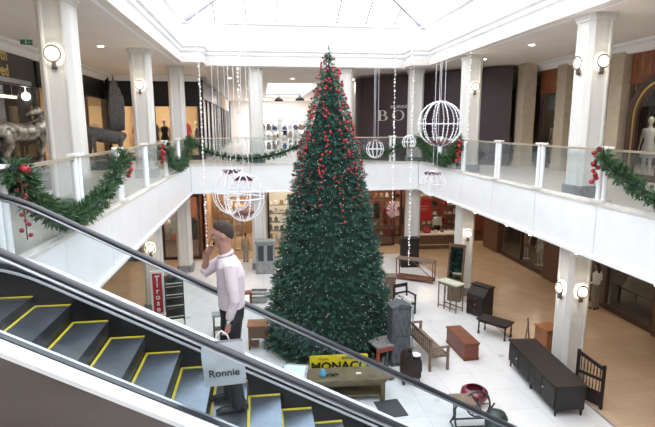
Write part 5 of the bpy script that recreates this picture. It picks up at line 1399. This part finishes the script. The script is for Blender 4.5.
# arched doorway frame
t=thing('arched_frame','brown arched doorway frame at the upper far right','doorway',(11.66,13.35,ZU),R(-90))
def arch(w,h,x0=0): 
    pts=[(-w,0),(-w,h)]+[(-w*math.cos(a),h+w*math.sin(a)) for a in [PI*k/14 for k in range(1,14)]]+[(w,h),(w,0)]
    return pts
def archband(q,w0,w1,h,y0,y1):
    a,b=arch(w0,h),arch(w1,h)
    for k in range(len(a)-1): q.prism([a[k],a[k+1],b[k+1],b[k]],'Y',y0,y1)
q=MB(); archband(q,1.32,1.10,1.95,-.08,.06); q.build('outer_arch','brown_frame',t)
q=MB(); archband(q,1.10,1.03,1.95,-.06,.04); q.build('gilt_edge','gold',t)
q=MB(); archband(q,1.03,.93,1.95,-.05,.05); q.build('inner_arch','brown_frame',t)

# ---- LOWER LEFT shops
sf,ln,H=shopfront('shopfront','lower left dark shopfront with a tan stone base under the balcony',(-6.6,8),(-6.6,21.5),0,ZF,.6,'brown_frame','black',mull=6,base=.5,bm='tan_wall')
room('shop_lower_left',-11,8,-6.8,24.4,0,ZF,'dark_wall','x1')
panel('warm light panel inside the lower left shop',-8.4,18,ZF+.02,40,.3,6)
sf,ln,H=shopfront('shopfront','lower shopfront with hanging clothes left of the man',(-6.6,24.6),(-3.0,24.6),0,ZF,.5,'brown_frame','black',mull=2,base=.15)
room('shop_lower_corner',-6.7,24.8,-3.1,29,0,ZF,'red_brown_wall','y0')
panel('warm light panel inside the corner shop left of the man',-4.8,26.4,ZF+.02,300,2,1.5)
for i in range(7): garment('hanging_garment','garment on a rail in the lower corner shop left of the man',(-6.1+i*.45,25.05+.15*(i%2),.9+.3*(i%3)),R(15*(i%3)),['white','pale_fabric','black_fabric','pale_fabric'][i%4],'garments in the lower corner shop',1.1,.36)
mannequin('pale mannequin in the lower corner shop window left of the man',(-3.75,25.4,0),R(10),'pale_fabric','mannequin',H=1.85)
mannequin('tan mannequin further left in the lower corner shop window',(-5.3,25.3,0),R(20),'tan_fabric','mannequin',H=1.85)
for i in range(8): garment('hanging_garment','garment inside the lower left shop',(-8.0,12+i*1.4,1.0),R(80),['tan_fabric','black_fabric','pale_fabric','grey_fabric'][i%4],'garments in the lower left shop',1.1,.4)
t=thing('shop_counter','pale counter inside the lower left shop','counter',(-7.8,20.2,0)); q=MB(); q.box(-.5,-1,0,.5,1,.85); q.build('body','tan_wall',t); q=MB(); q.box(-.55,-1.05,.85,.55,1.05,.92); q.build('worktop','pale_fabric',t)
q=MB(); q.box(-10.9,8.1,.0,-6.85,24.3,.02); struct('floor_shade_left',q,'dark_wall')  # dark sheet added over the tan floor so the interior reads shaded
q=MB(); q.box(-6.6,24.9,.0,-3.2,28.9,.02); struct('floor_shop_corner',q,'dark_wall')
q=MB(); q.box(3.9,26.3,.0,13.4,30.4,.02); struct('floor_shop_back',q,'brown_frame')
q=MB(); q.box(12.5,7.1,.0,16.9,25.2,.02); struct('floor_shop_right',q,'dark_wall')
# ---- LOWER BACK shops at Y=26
bays=[(-2.9,.0,'orange_wall','tan_wall','black',2,'warm orange-walled lower shop right behind the man'),
      (.3,3.5,'pale_wall','black','black',2,'lower shop with grey shelves behind the tree'),
      (3.9,7.2,'red_brown_wall','brown_frame','black',2,'dark red-brown lower shop right of the tree'),
      (7.5,11.4,'red_brown_wall','brown_frame','black',1,'lower shop with the red poster')]
for i,(x0,x1,wm,fm,hm,mu,lb) in enumerate(bays):
    sf,ln,H=shopfront('shopfront','glazed front of the '+lb,(x0,26.0),(x1,26.0),0,ZF,.45,fm,hm,mull=mu,base=.1)
    if i<2: room('shop_lower_back',x0-.1,26.2,x1+.1,30.5,0,ZF,wm,'y0')
    panel('warm light panel in the '+lb,(x0+x1)/2,28,ZF+.02,[115,110,80,115][i],2.2,2.)
room('shop_lower_back',3.8,26.2,13.5,30.5,0,ZF,'red_brown_wall','y0')
def shelves(label,x,y,w,h,n,goods,group,m='old_wood',z=0,depth=.35):
    t_=thing('wall_shelving',label,'shelving',(x,y,z))
    for sx in (-1,1): q=MB(); q.box(sx*w/2-.03,-depth/2,0,sx*w/2+.03,depth/2,h); q.build('side_panel',m,t_)
    for k in range(n):
        zz_=.08+k*(h-.1)/n; q=MB(); q.box(-w/2,-depth/2,zz_,w/2,depth/2,zz_+.035); q.build('shelf',m,t_)
        x_=-w/2+.18
        while x_<w/2-.1:
            hh=random.uniform(.18,.36); ww=random.uniform(.09,.13); c=random.choice(goods)
            q=MB()
            if random.random()<.5: q.loft([((0,0,0),(ww,0,0),(0,.11,0)),((0,0,hh*.6),(ww*.9,0,0),(0,.10,0)),((0,0,hh),(ww*.5,0,0),(0,.06,0))],8)
            else: q.box(-ww,-.11,0,ww,.11,hh*.6); q.box(-ww*.8,-.09,hh*.6,ww*.8,.09,hh*.85)
            o=q.build('shelf_goods',c,None,loc=(x+x_,y,z+zz_+.037)); tag(o,'item on the '+group,'goods',group)
            x_+=.32
    return t_
shelves('shelving of pale and dark goods in the lower shop left of the tree',1.6,28.0,2.6,2.6,5,['white','grey_fabric','black_fabric','pale_fabric','tan_fabric'],'shelves left of the tree',m='grey_wood')
shelves('red-lit shelving inside the lower shop right of the tree',6.4,28.3,3.6,2.9,5,['red_fabric','tan_fabric','black_fabric','pale_fabric','orange_wood'],'shelves of the dark red shop',m='brown_frame')
shelves('shelving behind the red poster',10.3,28.3,3.6,2.9,5,['red_fabric','white','black_fabric','tan_fabric','pale_fabric'],'shelves behind the red poster',m='brown_frame')
shelves('shelving against the orange wall behind the man',-1.9,29.6,1.4,2.4,4,['orange_wood','tan_fabric','white'],'shelves on the orange wall')
for i in range(7): garment('hanging_garment','garment on the rail in the dark red lower shop',(4.9+i*.5,26.9,1.0+.35*(i%2)),R(12*i),['black_fabric','red_fabric','tan_fabric'][i%3],'garments in the dark red lower shop',1.0,.4)
q=MB(); q.ell((0,0,0),(.45,.45,.40),16,10); q.tube([(0,0,.38),(0,0,1.81)],.01,6); o=q.build('round_lantern','orange_wall',None,True,loc=(-1.35,27.6,1.9)); tag(o,'round orange paper lantern in the shop behind the man','lantern')
t=thing('poster','large bright red poster hanging in the lower shop to the right of the tree','poster',(8.72,25.75,1.35))
q=MB(); q.box(-.48,-.015,0,.48,.015,1.25); q.build('panel','red_sign',t)
q=MB(); q.box(-.30,-.02,.82,.30,-.014,.85); q.box(-.22,-.02,.70,.22,-.014,.725); q.box(-.25,-.02,.60,.25,-.014,.62); q.build('white_print','orange_wall',t)
q=MB(); q.tube([(-.4,0,1.25),(-.4,0,2.36)],.006,6); q.tube([(.4,0,1.25),(.4,0,2.36)],.006,6); q.build('suspension_wires','wire',t)
t=thing('market_stall','wooden market stall table with a pale top under the red poster','stall',(9.15,25.0,0),R(-3))
q=MB(); q.box(-1.15,-.40,.80,1.15,.40,.88); q.build('table_top','pale_fabric',t)
q=MB(); q.box(-1.05,-.34,.30,1.05,-.31,.80); q.box(-1.05,-.34,.05,1.05,-.31,.25); q.build('front_panel','mid_wood',t)
for x in (-1.05,1.05):
    for y in (-.34,.34): q=MB(); q.box(x-.04,y-.04,0,x+.04,y+.04,.80); q.build('leg','mid_wood',t)
for i,(x,c,s) in enumerate(((8.7,'red_fabric',.20),(9.2,'pale_fabric',.10),(9.55,'red_fabric',.09),(9.9,'white',.08),(8.4,'tan_fabric',.08))):
    q=MB(); q.lathe([(s,0),(s*1.1,s*.6),(s*.7,s*1.2),(s*.2,s*1.3)],n=12); o=q.build('stall_goods',c,None,True,loc=(x,25.0,.885)); tag(o,['large dark red bundle','pale bundle in the middle','small red pot','white pot at the right','tan pot at the left'][i]+' on the market stall top','goods')
# ---- LOWER RIGHT shops at X=12
pr=[(24.6,23.2,'brown panel'),(18.9,17.6,'brown panel')]
for i,(y0,y1) in enumerate(((25.2,23.6),(19.3,17.9),(13.2,12.2))):
    q=MB(); q.box(12.0,y1,0,12.4,y0,ZF); o=struct('wall_pier_right',q,'mid_wood')
for i,(ya,yb,lb,mu) in enumerate(((23.5,19.4,'with pale mannequins left of the big lower column',2),(17.8,13.3,'behind the walking person at the lower right',2),(12.1,7,'running out of view at the lower right',2))):
    shopfront('shopfront','lower brown-framed shop window '+lb,(12.15,ya),(12.15,yb),0,ZF,.45,'brown_frame','black',mull=mu,base=.2)
room('shop_lower_right',12.4,7,17.0,25.3,0,ZF,'dark_wall','x0')
panel('warm light panel inside the lower right shop',14,21.5,ZF+.02,60,1,2.5)
panel('warm light panel inside the far lower right shop',14.5,14.5,ZF+.02,45,1,2.5)
for i,(x,y,l,c) in enumerate(((12.9,22.3,'left','tan_fabric'),(12.9,21.1,'right','pale_fabric'))): mannequin(l+' one of two pale mannequins in the lower right shop window',(x,y,0),R(-80),c,'mann_white',H=1.8)
for k in range(4): garment('hanging_garment','garment hanging in the lower right shop',(16.2,13+k*2.6,1.),R(80),['tan_fabric','grey_fabric','pale_fabric'][k%3],'garments in the lower right shop',1.,.45)
t=thing('display_table','dark display table with pale goods in the lower far right shop','table',(13.4,15.2,0)); q=MB(); q.box(-.4,-.9,.6,.4,.9,.66); q.build('table_top','dark_wood',t)
for x in (-.35,.35):
    for y in (-.8,.8): q=MB(); q.box(x-.03,y-.03,0,x+.03,y+.03,.6); q.build('leg','dark_wood',t)

# ================================================================= CAMERA, LIGHT, WORLD
cam=bpy.data.cameras.new('camera'); cam.sensor_width=36; cam.lens=36*496.3/655; cam.clip_start=.05; cam.clip_end=200
co=bpy.data.objects.new('camera',cam); COL.objects.link(co)
co.location=(0,0,6.5)
pi_,ya_,ro_=R(10.007),R(7.647),R(-.139)
fw=Vector((math.sin(ya_)*math.cos(pi_),math.cos(ya_)*math.cos(pi_),-math.sin(pi_)))
rt=Vector((math.cos(ya_),-math.sin(ya_),0)); up=rt.cross(fw)
r2=rt*math.cos(ro_)+up*math.sin(ro_); u2=-rt*math.sin(ro_)+up*math.cos(ro_)
co.rotation_euler=Matrix((r2,u2,-fw)).transposed().to_euler()
SC.camera=co
w=bpy.data.worlds.new('world'); SC.world=w; w.use_nodes=True
bg_=w.node_tree.nodes['Background']; bg_.inputs[0].default_value=(.93,.96,1,1); bg_.inputs[1].default_value=4.3
SC.view_settings.view_transform='Standard'; SC.view_settings.look='None'; SC.view_settings.exposure=0; SC.view_settings.gamma=1
SC.cycles.use_denoising=True
SC.cycles.max_bounces=8; SC.cycles.diffuse_bounces=5; SC.cycles.transparent_max_bounces=16; SC.cycles.sample_clamp_indirect=6
